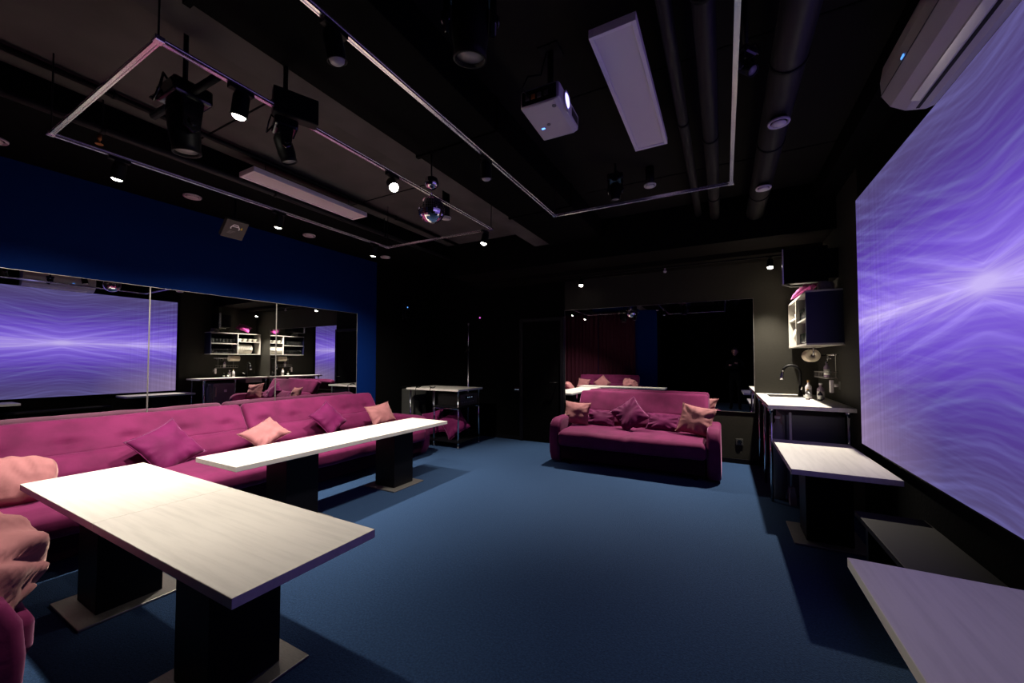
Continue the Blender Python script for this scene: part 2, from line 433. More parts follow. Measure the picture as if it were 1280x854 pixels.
# ------------------------------------------------------------------ tables
def make_table(loc, along, label, rz=0.0, wood='wood_x'):
    L, W, T, Z = 1.16, 0.56, 0.036, 0.632
    t = empty('pedestal_table', loc, label, 'table', 'white topped pedestal tables', 0.0)
    lx, ly = (L, W) if along == 'x' else (W, L)
    bm = new_bm(); box(bm, -lx / 2, lx / 2, -ly / 2, ly / 2, Z - T, Z)
    tp = finish('tabletop', bm, M['wood_x'] if along == 'x' else M['wood_y'], t, bevel=0.0025)
    bm = new_bm(); box(bm, -0.14, 0.14, -0.14, 0.14, 0.012, Z - T)
    finish('column', bm, M['black_lam'], t, bevel=0.003)
    bm = new_bm(); box(bm, -0.225, 0.225, -0.225, 0.225, 0.0, 0.012)
    finish('base_plate', bm, M['steel'], t, bevel=0.003)
    return t
make_table((-3.075, 0.94, 0), 'x', 'white topped pedestal table in the corner, half of the near pair beside the left sofa')
make_table((-1.912, 0.94, 0), 'x', 'white topped pedestal table nearest the camera, its purple edge over open carpet')
make_table((-3.215, 2.045, 0), 'y', 'white topped pedestal table in front of the left sofa, near half of the long pair')
make_table((-3.215, 3.208, 0), 'y', 'white topped pedestal table in front of the left sofa, far half of the long pair')
make_table((0.675, 3.80, 0), 'y', 'pale wood topped pedestal table under the screen, next to the sink counter')
make_table((0.675, 1.30, 0), 'y', 'pale wood topped pedestal table in the bottom right corner, tinted purple')
# low bench between the two right-hand tables
t = empty('low_bench', (0.845, 2.40, 0), 'low bench coloured dark for shade under the screen between the two right hand tables', 'bench')
bm = new_bm(); box(bm, -0.155, 0.155, -0.75, 0.70, 0.42, 0.45); finish('seat_board', bm, mat('shaded_bench_top', (0.020, 0.018, 0.018), 0.6, spec=0.1), t, bevel=0.003)  # same wood top as the tables; darker lighting put into the colour
for y in (-0.62, 0.57):
    bm = new_bm(); box(bm, -0.13, 0.13, y - 0.02, y + 0.02, 0, 0.42); finish('leg', bm, M['black_lam'], t, bevel=0.002)

# ------------------------------------------------------------------ sofas (local: front at y=0 facing -y, x along the length)
def make_sofa(loc, rz, L, arms, label, seed, tufted=True, sc=(1, 1, 1)):
    t = empty('sofa', loc, label, 'sofa', 'magenta velvet sofas', rz); t.scale = sc
    aw = 0.14
    x0 = -L / 2 + (aw if arms[0] else 0); x1 = L / 2 - (aw if arms[1] else 0)
    xc, w = (x0 + x1) / 2, x1 - x0
    # base
    bm = new_bm(); box(bm, x0 + 0.02, x1 - 0.02, 0.07, 0.98, 0.07, 0.30)
    finish('base', bm, M['dark_fabric'], t, bevel=0.01)
    for sx in (x0 + 0.12, x1 - 0.12):
        for sy in (0.14, 0.90):
            bm = new_bm(); lathe(bm, [(0.02, 0), (0.028, 0.07)], 14, (sx, sy, 0)); finish('foot', bm, M['black_plastic'], t)
    # seat mattress
    def seatfn(p):
        q = p.copy()
        if q.y < -0.25: q.z -= 0.25 * (-(q.y) - 0.25) ** 1.3
        q.z -= 0.012 * math.exp(-((q.x - 0.0) / 0.03) ** 2) if q.z > 0 else 0
        return q
    bm = new_bm(); rbox(bm, (xc, 0.40, 0.355), (w, 0.82, 0.185), 0.055, (26, 12, 3), 0.012, 0.008, 3.2, seed, seatfn)
    finish('seat', bm, M['velvet'], t, smooth=True)
    # lower back roll
    rot = Matrix.Rotation(math.radians(-28), 4, 'X')
    def wr(p):
        q = p.copy(); u = abs(q.x) / (w / 2)
        if u > 0.82: q.y += 0.008 * math.sin(q.z * 90 + q.x * 20) * (u - 0.82) * 5
        return q
    bm = new_bm(); rbox(bm, (xc, 0.80, 0.52), (w - 0.01, 0.17, 0.22), 0.06, (30, 3, 6), 0.02, 0.008, 4.0, seed + 2, wr, rot)
    finish('back_roll', bm, M['velvet'], t, smooth=True)
    # upper backrest with shallow tufts
    tufts = [] if not tufted else [(x0 + w * (k + 0.5) / 5 - xc, z) for k in range(5) for z in (-0.06,)]
    def tf(p):
        q = p.copy()
        if q.y < 0:
            for tx, tz in tufts:
                d2 = (q.x - tx) ** 2 / 0.0030 + (q.z - tz) ** 2 / 0.0018
                q.y += 0.032 * math.exp(-d2)
                q.y += 0.010 * math.exp(-(q.x - tx) ** 2 / 0.016) * math.exp(-(q.z - tz) ** 2 / 0.0012)
        return q
    rot2 = Matrix.Rotation(math.radians(-30), 4, 'X')
    bm = new_bm(); rbox(bm, (xc, 0.955, 0.735), (w - 0.004, 0.15, 0.35), 0.045, (44, 3, 12), 0.012, 0.007, 3.5, seed + 5, tf, rot2)
    finish('backrest', bm, M['velvet'], t, smooth=True)
    # rear hull under the backrest
    bm = new_bm(); prism(bm, [(0.90, 0.07), (1.10, 0.07), (1.12, 0.62), (0.99, 0.62), (0.90, 0.42)], x0 + 0.01, x1 - 0.01, 'yz')
    finish('rear_frame', bm, M['dark_fabric'], t, bevel=0.01)
    for side, on in ((-1, arms[0]), (1, arms[1])):
        if not on: continue
        ol = [(0.10, 0.02), (0.045, 0.14), (0.035, 0.33), (0.045, 0.45), (0.08, 0.53), (0.14, 0.575), (0.22, 0.59),
              (0.80, 0.585), (0.88, 0.57), (0.93, 0.53), (0.95, 0.45), (0.96, 0.02)]
        xa, xb = (x0 - aw, x0 + 0.002) if side < 0 else (x1 - 0.002, x1 + aw)
        bm = new_bm(); prism(bm, ol, xa, xb, 'yz')
        a = finish('armrest', bm, M['velvet'], t, smooth=True)
        bv = a.modifiers.new('bevel', 'BEVEL'); bv.width = 0.038; bv.segments = 4; bv.limit_method = 'ANGLE'; bv.angle_limit = math.radians(50)
    return t
make_sofa((-1.045, 4.80, 0), 0.0, 2.03, (1, 1), 'magenta velvet sofa against the back wall under the large mirror', 1, False)
make_sofa((-3.70, 3.455, 0), PI / 2, 1.99, (0, 1), 'magenta velvet sofa under the mirrors by the blue wall, farther one with armrest', 4, True, (1, 1.16, 0.95))
make_sofa((-3.70, 1.475, 0), PI / 2, 1.95, (0, 0), 'magenta velvet sofa under the mirrors by the blue wall, nearer one without armrests', 9, True, (1, 1.16, 0.95))
make_sofa((-3.15, 0.455, 0), PI, 2.03, (1, 0), 'magenta velvet sofa at the bottom left edge with its back to the curtains', 14)

# ------------------------------------------------------------------ cushions
def cushion_mesh(w, h, t, seed, cc=0.11, crumple=0.0):
    bm = new_bm(); n = 22
    rnd = random.Random(seed)
    cre = [(rnd.uniform(0, 2 * PI), rnd.uniform(9, 15)) for _ in range(4)]
    def pt(i, j, s):
        u, v = -1 + 2 * i / n, -1 + 2 * j / n
        px = u * (1 - cc * (1 - v * v)); py = v * (1 - cc * (1 - u * u))
        if cc < 0: px *= 1 - 0.16 * (u * v) ** 2; py *= 1 - 0.16 * (u * v) ** 2
        e = max(0.0, (1 - u ** 2)) ** 0.5 * max(0.0, (1 - v ** 2)) ** 0.5
        z = s * t / 2 * e
        r = math.hypot(u, v); a = math.atan2(v, u)
        edge = min(1, e * 2.2) * max(0, r - 0.45)
        for ph, fr in cre: z += 0.0065 * (abs(math.sin(a * fr * 0.5 + ph)) - 0.5) * edge * 2.6
        nv = noise.noise(Vector((u * 1.6 + seed, v * 1.6, s * 0.7 + seed)))
        z += nv * 0.022 * min(1, e * 1.5)
        if crumple: z += s * crumple * (abs(noise.noise(Vector((u * 2.6 + v * 1.2 + seed, v * 1.1 - u * 0.5, 4.0)))) - 0.2) * min(1, e * 2)
        # slump: the lower half is fatter
        z *= 1 + 0.18 * (-v)
        return Vector((px * w / 2, py * h / 2, z))
    F = {}
    for s in (1, -1):
        for i in range(n + 1):
            for j in range(n + 1):
                if (i in (0, n) or j in (0, n)) and s == -1: F[(i, j, s)] = F[(i, j, 1)]; continue
                F[(i, j, s)] = bm.verts.new(pt(i, j, s))
        for i in range(n):
            for j in range(n):
                f = [F[(i, j, s)], F[(i + 1, j, s)], F[(i + 1, j + 1, s)], F[(i, j + 1, s)]]
                bm.faces.new(f if s == 1 else f[::-1]).smooth = True
    return bm

def fringe_mesh(w, h, seed):
    bm = new_bm(); rnd = random.Random(seed)
    def edge(s, k):      # point along the concave rim
        u, v = [(k, -1), (1, k), (-k, 1), (-1, -k)][s]
        return Vector((u * (1 - 0.11 * (1 - v * v)) * w / 2, v * (1 - 0.11 * (1 - u * u)) * h / 2, 0)), Vector((u if abs(u) == 1 else 0, v if abs(v) == 1 else 0, 0))
    for s in range(4):
        for i in range(26):
            k = -1 + 2 * (i + 0.5) / 26
            p, d = edge(s, k)
            q = p + d * rnd.uniform(0.004, 0.009) + Vector((0, 0, rnd.uniform(-0.004, 0.004)))
            q += Vector((d.y, d.x, 0)) * rnd.uniform(-0.006, 0.006)
            tube(bm, [p - d * 0.004, q], [0.0035, 0.0018], 5)
    return bm

CN = [0]
def cushion(loc, size, yaw, lean, roll, kind, label, thick=0.15, group=None, fringe=True, crumple=0.0):
    CN[0] += 1
    t = bpy.data.objects.new('cushion', None); COL.objects.link(t)
    w, h = size
    t.location = loc
    t.rotation_euler = (Matrix.Rotation(yaw, 4, 'Z') @ Matrix.Rotation(math.radians(90 - lean), 4, 'X') @ Matrix.Rotation(roll, 4, 'Z')).to_euler()
    tag(t, label, 'cushion', group or ('dusty pink cushions' if kind == 'pink' else 'magenta cushions'))
    m = M['pink'] if kind == 'pink' else M['velvet_cushion']
    finish('cushion_body', cushion_mesh(w, h, thick, CN[0] * 3.7, 0.11 if fringe else -0.03, crumple), m, t, smooth=True)
    if kind == 'pink' and fringe:
        finish('fringe', fringe_mesh(w, h, CN[0]), m, t, smooth=True)
    elif kind != 'pink':
        bm = new_bm(); pts = []
        for s in range(4):
            for i in range(8):
                k = -1 + 2 * i / 8
                u, v = [(k, -1), (1, k), (-k, 1), (-1, -k)][s]
                pts.append((u * (1 - 0.11 * (1 - v * v)) * w / 2, v * (1 - 0.11 * (1 - u * u)) * h / 2, 0))
        pts.append(pts[0]); tube(bm, pts, 0.0045, 6, caps=False)
        finish('piping', bm, m, t)
    return t
H90 = PI / 2
# left wall sofas
cushion((-4.12, 0.70, 0.57), (0.40, 0.34), H90 - 0.25, 40, -0.12, 'pink', 'dusty pink cushion in the left corner beside the white table end', 0.21, fringe=False, crumple=0.03)
cushion((-4.40, 1.63, 0.585), (0.43, 0.43), H90 + 0.1, 34, 0.42, 'mag', 'large magenta cushion leaning on the nearer left sofa behind the table', 0.15)
cushion((-4.36, 2.46, 0.575), (0.44, 0.30), H90 - 0.05, 50, 0.45, 'pink', 'dusty pink fringed cushion at the joint of the two left sofas', 0.13)
cushion((-4.42, 3.27, 0.625), (0.38, 0.38), H90 + 0.05, 34, 0.50, 'mag', 'magenta cushion in the middle of the farther left sofa', 0.14)
cushion((-4.32, 4.04, 0.595), (0.42, 0.32), H90 - 0.1, 30, 0.12, 'pink', 'dusty pink fringed cushion beside the armrest of the farther left sofa', 0.13)
# back sofa
cushion((-1.83, 5.32, 0.615), (0.37, 0.34), 0.12, 22, -0.06, 'pink', 'dusty pink fringed cushion at the left end of the back sofa', 0.14)
cushion((-1.09, 5.27, 0.655), (0.38, 0.38), -0.03, 30, PI / 4 - 0.1, 'mag', 'magenta cushion standing on its corner in the middle of the back sofa', 0.14)
cushion((-0.30, 5.28, 0.63), (0.42, 0.38), -0.30, 22, -0.12, 'pink', 'dusty pink cushion at the right end of the back sofa', 0.15)
cushion((-1.52, 5.44, 0.555), (0.42, 0.24), 0.0, 30, -0.05, 'mag', 'flat magenta lumbar cushion left of the centre cushion on the back sofa', 0.10)
cushion((-0.70, 5.44, 0.555), (0.42, 0.24), 0.0, 30, -0.03, 'mag', 'flat magenta lumbar cushion right of the centre cushion on the back sofa', 0.10)
# rear sofa
cushion((-2.38, 0.31, 0.63), (0.46, 0.44), PI - 0.75, 30, 0.35, 'pink', 'crumpled dusty pink cushion at the bottom left picture edge', 0.20, fringe=False, crumple=0.10)
cushion((-3.35, -0.16, 0.66), (0.42, 0.42), PI, 30, PI / 4, 'pink', 'dusty pink cushion on the corner sofa seen in the back mirror, middle one')
cushion((-3.95, -0.14, 0.62), (0.40, 0.36), PI, 28, 0.1, 'pink', 'dusty pink cushion on the corner sofa seen in the back mirror, leftmost')
# on the kitchen wall shelf and below the desk
cushion((0.89, 5.62, 2.215), (0.30, 0.30), H90 + PI, 52, 0.7, 'mag', 'magenta cushion standing on its corner on top of the kitchen wall shelf', 0.11)

# ------------------------------------------------------------------ media desk by the back wall
t = empty('media_desk', (-4.08, 5.20, 0), 'white topped media desk on thin chrome tube legs against the dark back wall', 'desk')
bm = new_bm(); box(bm, -0.53, 0.53, -0.35, 0.33, 0.885, 0.915); finish('desktop', bm, M['wood_x'], t, bevel=0.003)
for sx in (-0.48, 0.02, 0.49):
    for sy in (-0.30, 0.27):
        bm = new_bm(); tube(bm, [(sx, sy, 0), (sx, sy, 0.885)], 0.013, 12)
        tube(bm, [(sx, sy, 0), (sx, sy, 0.03)], 0.02, 12)
        finish('leg', bm, M['chrome'], t)
bm = new_bm(); box(bm, 0.0, 0.52, -0.32, 0.29, 0.625, 0.645); finish('amplifier_shelf', bm, M['black_lam'], t, bevel=0.002)
bm = new_bm(); box(bm, -0.50, 0.52, -0.32, 0.29, 0.09, 0.112); finish('bottom_shelf', bm, M['black_lam'], t, bevel=0.002)
for sy in (-0.30, 0.27):
    bm = new_bm(); tube(bm, [(0.02, sy, 0.612), (0.49, sy, 0.612)], 0.010, 10); finish('crossbar', bm, M['chrome'], t)
t = empty('amplifier', (-3.83, 5.19, 0.645), 'black amplifier with buttons on the shelf inside the media desk', 'amplifier')
bm = new_bm(); box(bm, -0.20, 0.235, -0.24, 0.24, 0.0, 0.19); finish('case', bm, M['black_plastic'], t, bevel=0.004)
bm = new_bm(); box(bm, 0.235, 0.242, -0.235, 0.235, 0.005, 0.185); fp = finish('front_panel', bm, M['label_grey'], t, bevel=0.002)
bm = new_bm(); box(bm, 0.242, 0.245, -0.10, 0.12, 0.11, 0.15); finish('display', bm, M['black_gloss'], t)
for k in range(6):
    bm = new_bm(); lathe(bm, [(0.008, 0), (0.008, 0.008)], 10, (0.242, -0.19 + k * 0.06, 0.06), mtx=Matrix.Rotation(PI / 2, 4, 'Y'))
    finish('button', bm, M['steel'], t)
for y in (-0.05, 0.0, 0.06):
    bm = new_bm(); box(bm, 0.245, 0.2465, y, y + 0.02, 0.125, 0.135); finish('indicator', bm, M['led_white'], t)
cushion((-4.22, 5.08, 0.34), (0.40, 0.40), 0.2, 24, 0.3, 'mag', 'magenta cushion on the left of the media desk bottom shelf')
cushion((-3.80, 5.08, 0.355), (0.40, 0.40), 0.25, 20, 0.65, 'mag', 'magenta cushion on its corner at the right of the media desk bottom shelf', 0.13)
# small dark gear lying on the desk
for k, (x, lab) in enumerate(((-4.42, 'black cable loop lying on the left part of the media desk'), (-4.12, 'black cable loop lying on the middle of the media desk'))):
    bm = new_bm()
    pts = [(x + 0.04 * math.cos(a), 4.93 + 0.05 * math.sin(a), 0.921 + 0.010 * (1 + math.sin(a * 2))) for a in [i * 0.4 for i in range(22)]]
    pts += [(x + 0.02, 4.86, 0.921), (x + 0.02, 4.84, 0.90), (x + 0.02, 4.838, 0.80)]
    tube(bm, pts, 0.005, 7); tag(finish('cable_loop', bm, M['black_plastic']), lab, 'cable')
# upright chrome pole with clamps behind the desk
t = empty('microphone_stand', (-4.06, 5.84, 0), 'tall thin chrome stand rising behind the media desk', 'microphone stand')
bm = new_bm(); lathe(bm, [(0.13, 0), (0.13, 0.012), (0.03, 0.03)], 24); finish('base', bm, M['black_plastic'], t)
bm = new_bm(); tube(bm, [(0, 0, 0.02), (0, 0, 1.55)], 0.014, 12); tube(bm, [(0, 0, 1.55), (0, 0, 2.02)], 0.009, 12); finish('pole', bm, M['rail'], t)
bm = new_bm(); tube(bm, [(0, 0, 1.52), (0, 0, 1.60)], 0.024, 12); tube(bm, [(0, 0, 1.56), (-0.06, -0.02, 1.52)], 0.008, 8); finish('clamp', bm, M['black_plastic'], t)
bm = new_bm(); tube(bm, [(0, 0, 2.0), (0.0, 0, 2.04)], 0.013, 12); finish('tip', bm, M['steel'], t)
# small dark shapes on the back wall
t = empty('wall_speaker', (-5.0, 5.15, 2.08), 'small black wall speaker with a blue light left of the desk', 'speaker')
bm = new_bm(); box(bm, -0.068, 0.12, -0.11, 0.11, 0, 0.30); finish('cabinet', bm, M['black_gloss'], t, bevel=0.012)
bm = new_bm(); lathe(bm, [(0.075, 0), (0.07, 0.006), (0.02, -0.002)], 24, (0.12, 0, 0.11), mtx=Matrix.Rotation(PI / 2, 4, 'Y')); finish('cone', bm, M['black_plastic'], t)
bm = new_bm(); lathe(bm, [(0.012, 0), (0.008, 0.006)], 12, (0.12, 0.0, 0.22), mtx=Matrix.Rotation(PI / 2, 4, 'Y')); finish('indicator_light', bm, M['led_blue'], t)
t = empty('signal_light', (-3.90, 5.998, 2.13), 'tiny magenta indicator light on the dark back wall above the stand', 'light')
bm = new_bm(); box(bm, -0.03, 0.03, -0.02, 0, -0.03, 0.06); finish('housing', bm, M['black_plastic'], t, bevel=0.003)
bm = new_bm(); lathe(bm, [(0.016, 0), (0.012, 0.008)], 12, (0, -0.02, 0.015), mtx=Matrix.Rotation(PI / 2, 4, 'X')); finish('lens', bm, M['led_pink'], t)
t = empty('control_panel', (-3.14, 5.998, 0.86), 'black wall control panel with three tiny blue lights beside the door', 'control panel')
bm = new_bm(); box(bm, -0.055, 0.055, -0.015, 0, -0.04, 0.04); finish('plate', bm, M['black_gloss'], t, bevel=0.003)
for k in (-0.03, 0, 0.03):
    bm = new_bm(); box(bm, k - 0.006, k + 0.006, -0.017, -0.015, -0.003, 0.006); finish('indicator_light', bm, M['led_white'], t)
t = empty('storage_case', (-4.85, 5.30, 0), 'dark grey upright case standing left of the media desk', 'case')
bm = new_bm(); box(bm, -0.14, 0.14, -0.18, 0.18, 0.03, 0.88); finish('body', bm, M['case_grey'], t, bevel=0.03)
bm = new_bm(); box(bm, -0.15, 0.15, -0.19, 0.19, 0.88, 0.91); finish('lid', bm, M['black_plastic'], t, bevel=0.008)
for sx in (-0.1, 0.1):
    for sy in (-0.14, 0.14):
        bm = new_bm(); lathe(bm, [(0.02, 0), (0.02, 0.03)], 10, (sx, sy, 0)); finish('foot', bm, M['black_plastic'], t)

# socket on back wall under the mirror
def socket(loc, rz, label, name='wall_socket'):
    t = empty(name, loc, label, 'socket', None, rz)
    bm = new_bm(); box(bm, -0.042, 0.042, -0.009, 0, -0.042, 0.042); finish('cover_plate', bm, mat('socket_plate', (0.05, 0.05, 0.045), 0.35), t, bevel=0.003)
    bm = new_bm(); lathe(bm, [(0.027, 0), (0.025, 0.006), (0.021, 0.0065), (0.020, 0.001)], 24, (0, -0.009, 0), mtx=Matrix.Rotation(PI / 2, 4, 'X')); finish('socket_well', bm, M['black_gloss'], t)
    for k in (-0.009, 0.009):
        bm = new_bm(); lathe(bm, [(0.003, 0), (0.003, 0.003)], 8, (k, -0.010, 0), mtx=Matrix.Rotation(PI / 2, 4, 'X')); finish('contact', bm, M['gold'], t)
    return t
socket((0.18, YB - 0.0005, 0.285), 0, 'black wall socket low on the charcoal wall right of the back sofa')

# ------------------------------------------------------------------ sink counter
CX0, CY0 = 0.375, 4.45
t = empty('sink_counter', (CX0, CY0, 0), 'white sink counter on chrome legs in the right back corner', 'counter')
bm = new_bm()
cw, cl = XR - CX0 - 0.002, YB - CY0 - 0.002
sx0, sx1, sy0, sy1 = 0.10, 0.46, 1.02, 1.42
for a in ((0, sx0, 0, cl), (sx1, cw, 0, cl), (sx0, sx1, 0, sy0), (sx0, sx1, sy1, cl)):
    box(bm, a[0], a[1], a[2], a[3], 0.902, 0.938)
finish('worktop', bm, M['wood_y'], t)
bm = new_bm()
box(bm, sx0 + .002, sx1 - .002, sy0 + .002, sy1 - .002, 0.80, 0.806)
for a in ((sx0, sx0 + .006, sy0, sy1), (sx1 - .006, sx1, sy0, sy1), (sx0, sx1, sy0, sy0 + .006), (sx0, sx1, sy1 - .006, sy1)):
    box(bm, a[0] + .0005, a[1] - .0005, a[2] + .0005, a[3] - .0005, 0.80, 0.9395)
finish('basin', bm, M['steel'], t)
bm = new_bm(); lathe(bm, [(0.03, 0), (0.026, 0.004), (0.01, 0.002)], 20, (0.28, 1.22, 0.806)); finish('drain', bm, M['chrome'], t)
for x, y in ((0.03, 0.10), (0.03, 0.75), (0.62, 0.10), (0.03, 1.48)):
    bm = new_bm(); tube(bm, [(x, y, 0), (x, y, 0.902)], 0.014, 12); tube(bm, [(x, y, 0.87), (x, y, 0.902)], 0.026, 12); finish('leg', bm, M['chrome'], t)
# tap
t = empty('kitchen_tap', (0.80, 5.66, 0.938), 'black and chrome curved kitchen tap over the sink', 'tap')
bm = new_bm(); lathe(bm, [(0.028, 0), (0.026, 0.03), (0.018, 0.05), (0.017, 0.12)], 18); finish('base', bm, M['black_plastic'], t)
pts = [(0, 0, 0.10), (0, 0, 0.28)] + [(-0.085 + 0.085 * math.cos(a), 0, 0.28 + 0.085 * math.sin(a)) for a in [PI * k / 10 for k in range(1, 10)]]
bm = new_bm(); tube(bm, pts, 0.015, 12); finish('spout', bm, M['black_plastic'], t)
bm = new_bm(); tube(bm, [(-0.166, 0, 0.306), (-0.176, 0, 0.27), (-0.182, 0, 0.215), (-0.183, 0, 0.195)], [0.014, 0.016, 0.018, 0.017], 12); finish('spray_head', bm, M['chrome'], t)
bm = new_bm(); tube(bm, [(0, 0, 0.07), (0, -0.05, 0.085), (0, -0.10, 0.11)], 0.007, 10); finish('lever', bm, M['chrome'], t)
# bottles and jar
def bottle(loc, r, h, m, capm, label, name='bottle', cat='bottle', grp='bottles on the sink counter'):
    t = empty(name, loc, label, cat, grp)
    bm = new_bm(); lathe(bm, [(r * .9, 0), (r, 0.01), (r, h * .62), (r * .8, h * .70), (r * .38, h * .76), (r * .36, h * .90)], 20); finish('body', bm, m, t)
    bm = new_bm(); lathe(bm, [(r * .46, h * .88), (r * .46, h * 0.99), (r * .4, h)], 16); finish('cap', bm, capm, t)
    bm = new_bm(); lathe(bm, [(r * 1.012, h * .15), (r * 1.012, h * .5)], 20); finish('label', bm, M['white_mark'] if m is not M['white_plastic'] else M['cloth_grey'], t)
    return t
bottle((0.83, 5.36, 0.938), 0.030, 0.21, M['white_plastic'], M['gold'], 'pale bottle with brass cap beside the tap')
bottle((0.93, 5.32, 0.938), 0.034, 0.18, M['bottle_lilac'], M['white_plastic'], 'lilac bottle with white cap on the counter by the wall')
bottle((0.90, 5.18, 0.938), 0.022, 0.11, M['bottle_dark'], M['steel'], 'small dark bottle at the front of the counter bottles')
bottle((0.80, 5.22, 0.938), 0.020, 0.12, M['glass'], M['gold'], 'small clear bottle with brass cap in front of the tap')
# utensil rail on right wall
t = empty('utensil_rail', (XR - 0.0005, 5.30, 1.34), 'chrome utensil rail with wire basket on the wall over the counter', 'rail')
bm = new_bm(); tube(bm, [(-0.04, -0.32, 0.08), (-0.04, 0.30, 0.08)], 0.007, 10)
for y in (-0.28, 0.26): tube(bm, [(0, y, 0.08), (-0.04, y, 0.08)], 0.006, 8)
finish('bar', bm, M['chrome'], t)
for k in range(3):
    y = -0.25 + k * 0.07
    bm = new_bm(); tube(bm, [(-0.04, y, 0.088), (-0.05, y, 0.07), (-0.052, y, 0.045), (-0.06, y, 0.035), (-0.066, y, 0.045)], 0.003, 6); finish('hook', bm, M['chrome'], t)
bm = new_bm()
for z in (-0.16, -0.10):
    tube(bm, [(-0.005, -0.25, z), (-0.12, -0.25, z), (-0.12, 0.20, z), (-0.005, 0.20, z), (-0.005, -0.25, z)], 0.004, 8)
for k in range(9):
    y = -0.25 + 0.45 * k / 8
    tube(bm, [(-0.005, y, -0.16), (-0.12, y, -0.16), (-0.12, y, -0.10)], 0.0025, 6)
for y in (-0.2, 0.15): tube(bm, [(-0.01, y, -0.16), (-0.01, y, 0.08), (-0.04, y, 0.087)], 0.003, 6)
finish('wire_basket', bm, M['steel'], t)
bottle((0.967, 5.22, 1.184), 0.026, 0.17, M['bottle_lilac'], M['bottle_dark'], 'lilac bottle standing in the wire basket on the wall', grp='bottles in the wire basket')
# kitchen roll hanging under the shelf: axis along Y, facing the room front
t = empty('paper_towel_roll', (0.86, 5.38, 1.415), 'cream paper towel roll hanging below the kitchen wall shelf', 'paper towel')
bm = new_bm(); rt = Matrix.Rotation(PI / 2, 4, 'X')
lathe(bm, [(0.020, -0.12), (0.066, -0.12), (0.068, -0.115), (0.068, 0.115), (0.066, 0.12), (0.020, 0.12), (0.020, -0.12)], 28, (0, 0, 0), mtx=rt); finish('paper', bm, M['paper'], t)
bm = new_bm(); tube(bm, [(0, -0.135, 0.083), (0, -0.135, 0), (0, 0.135, 0), (0, 0.135, 0.083)], 0.005, 8); finish('holder', bm, M['chrome'], t)
# socket with plug-in night light
socket((XR - 0.0005, 5.02, 1.11), PI / 2 * -1 + PI, 'black wall socket on the right wall above the counter end')
t = empty('plug_adapter', (XR - 0.012, 5.02, 1.11), 'white upright plug adapter in the right wall socket above the counter', 'plug')
bm = new_bm(); lathe(bm, [(0.018, 0), (0.018, 0.035)], 16, mtx=Matrix.Rotation(-PI / 2, 4, 'Y')); finish('plug', bm, M['white_plastic'], t)
bm = new_bm(); rbox(bm, (-0.052, 0, -0.01), (0.034, 0.04, 0.13), 0.01, (2, 2, 4)); finish('body', bm, M['white_plastic'], t, smooth=True)
# fridge etc under the counter
t = empty('mini_fridge', (0.74, 5.02, 0), 'grey mini fridge under the sink counter', 'fridge')
bm = new_bm(); box(bm, -0.19, 0.28, -0.24, 0.24, 0.02, 0.82); finish('body', bm, M['fridge'], t, bevel=0.01)
bm = new_bm(); box(bm, -0.225, -0.193, -0.24, 0.24, 0.03, 0.815); finish('door', bm, M['fridge'], t, bevel=0.008)
bm = new_bm(); box(bm, -0.24, -0.225, -0.20, -0.17, 0.50, 0.72); finish('handle', bm, M['steel'], t, bevel=0.003)
bm = new_bm(); box(bm, -0.2262, -0.225, -0.01, 0.05, 0.60, 0.66); k = finish('sticker', bm, M['white_mark'], t)
for sy in (-0.2, 0.2):
    for sx in (-0.15, 0.24):
        bm = new_bm(); lathe(bm, [(0.015, 0), (0.015, 0.02)], 10, (sx, sy, 0)); finish('foot', bm, M['black_plastic'], t)
t = empty('water_canister', (0.47, 4.68, 0), 'tall grey canister standing under the front of the sink counter', 'canister')
bm = new_bm(); lathe(bm, [(0.05, 0), (0.055, 0.01), (0.055, 0.66), (0.045, 0.72), (0.02, 0.75), (0.02, 0.79)], 24); finish('body', bm, M['cloth_grey'], t)
bm = new_bm(); lathe(bm, [(0.024, 0.785), (0.024, 0.81)], 14); finish('cap', bm, M['white_plastic'], t)
t = empty('folded_broom', (0.565, 4.60, 0), 'pale broom standing upright under the sink counter beside the grey canister', 'broom')
bm = new_bm(); tube(bm, [(0, 0, 0.14), (0, 0, 0.86)], 0.011, 10); finish('handle', bm, M['white_plastic'], t)
bm = new_bm(); prism(bm, [(-0.08, 0.10), (0.08, 0.10), (0.05, 0.15), (-0.05, 0.15)], -0.02, 0.02, 'yz'); prism(bm, [(-0.10, 0), (0.10, 0), (0.08, 0.10), (-0.08, 0.10)], -0.025, 0.025, 'yz'); finish('brush', bm, M['bottle_lilac'], t)

# ------------------------------------------------------------------ kitchen wall shelf
SX, SY0, SY1, SZ0, SZ1 = 0.735, 4.80, 5.96, 1.515, 2.06
t = empty('wall_shelf', (SX, SY0, SZ0), 'open kitchen wall shelf with side panel painted with a blue reflection over the counter', 'shelf')
w, l, h = XR - SX - 0.001, SY1 - SY0, SZ1 - SZ0
bm = new_bm(); box(bm, 0, w, 0, 0.018, 0.018, h - 0.018); finish('side_panel', bm, M['shelf_blue_reflection'], t)
bm = new_bm(); box(bm, 0, w, l - 0.018, l, 0.018, h - 0.018); finish('side_panel', bm, M['shelf_white'], t)
bm = new_bm(); box(bm, 0, w, 0, l, 0, 0.018); finish('bottom_board', bm, M['shelf_white'], t)
bm = new_bm(); box(bm, 0, w, 0, l, h - 0.018, h); finish('top_board', bm, M['shelf_white'], t)
bm = new_bm(); box(bm, 0, w, 0.60, 0.618, 0.018, h - 0.018); finish('divider', bm, M['shelf_white'], t)
bm = new_bm(); box(bm, 0.01, w, 0.018, 0.60, 0.262, 0.278); finish('middle_board', bm, M['shelf_white'], t)
bm = new_bm(); box(bm, 0.01, w, 0.618, l - 0.018, 0.322, 0.338); finish('middle_board', bm, M['shelf_white'], t)
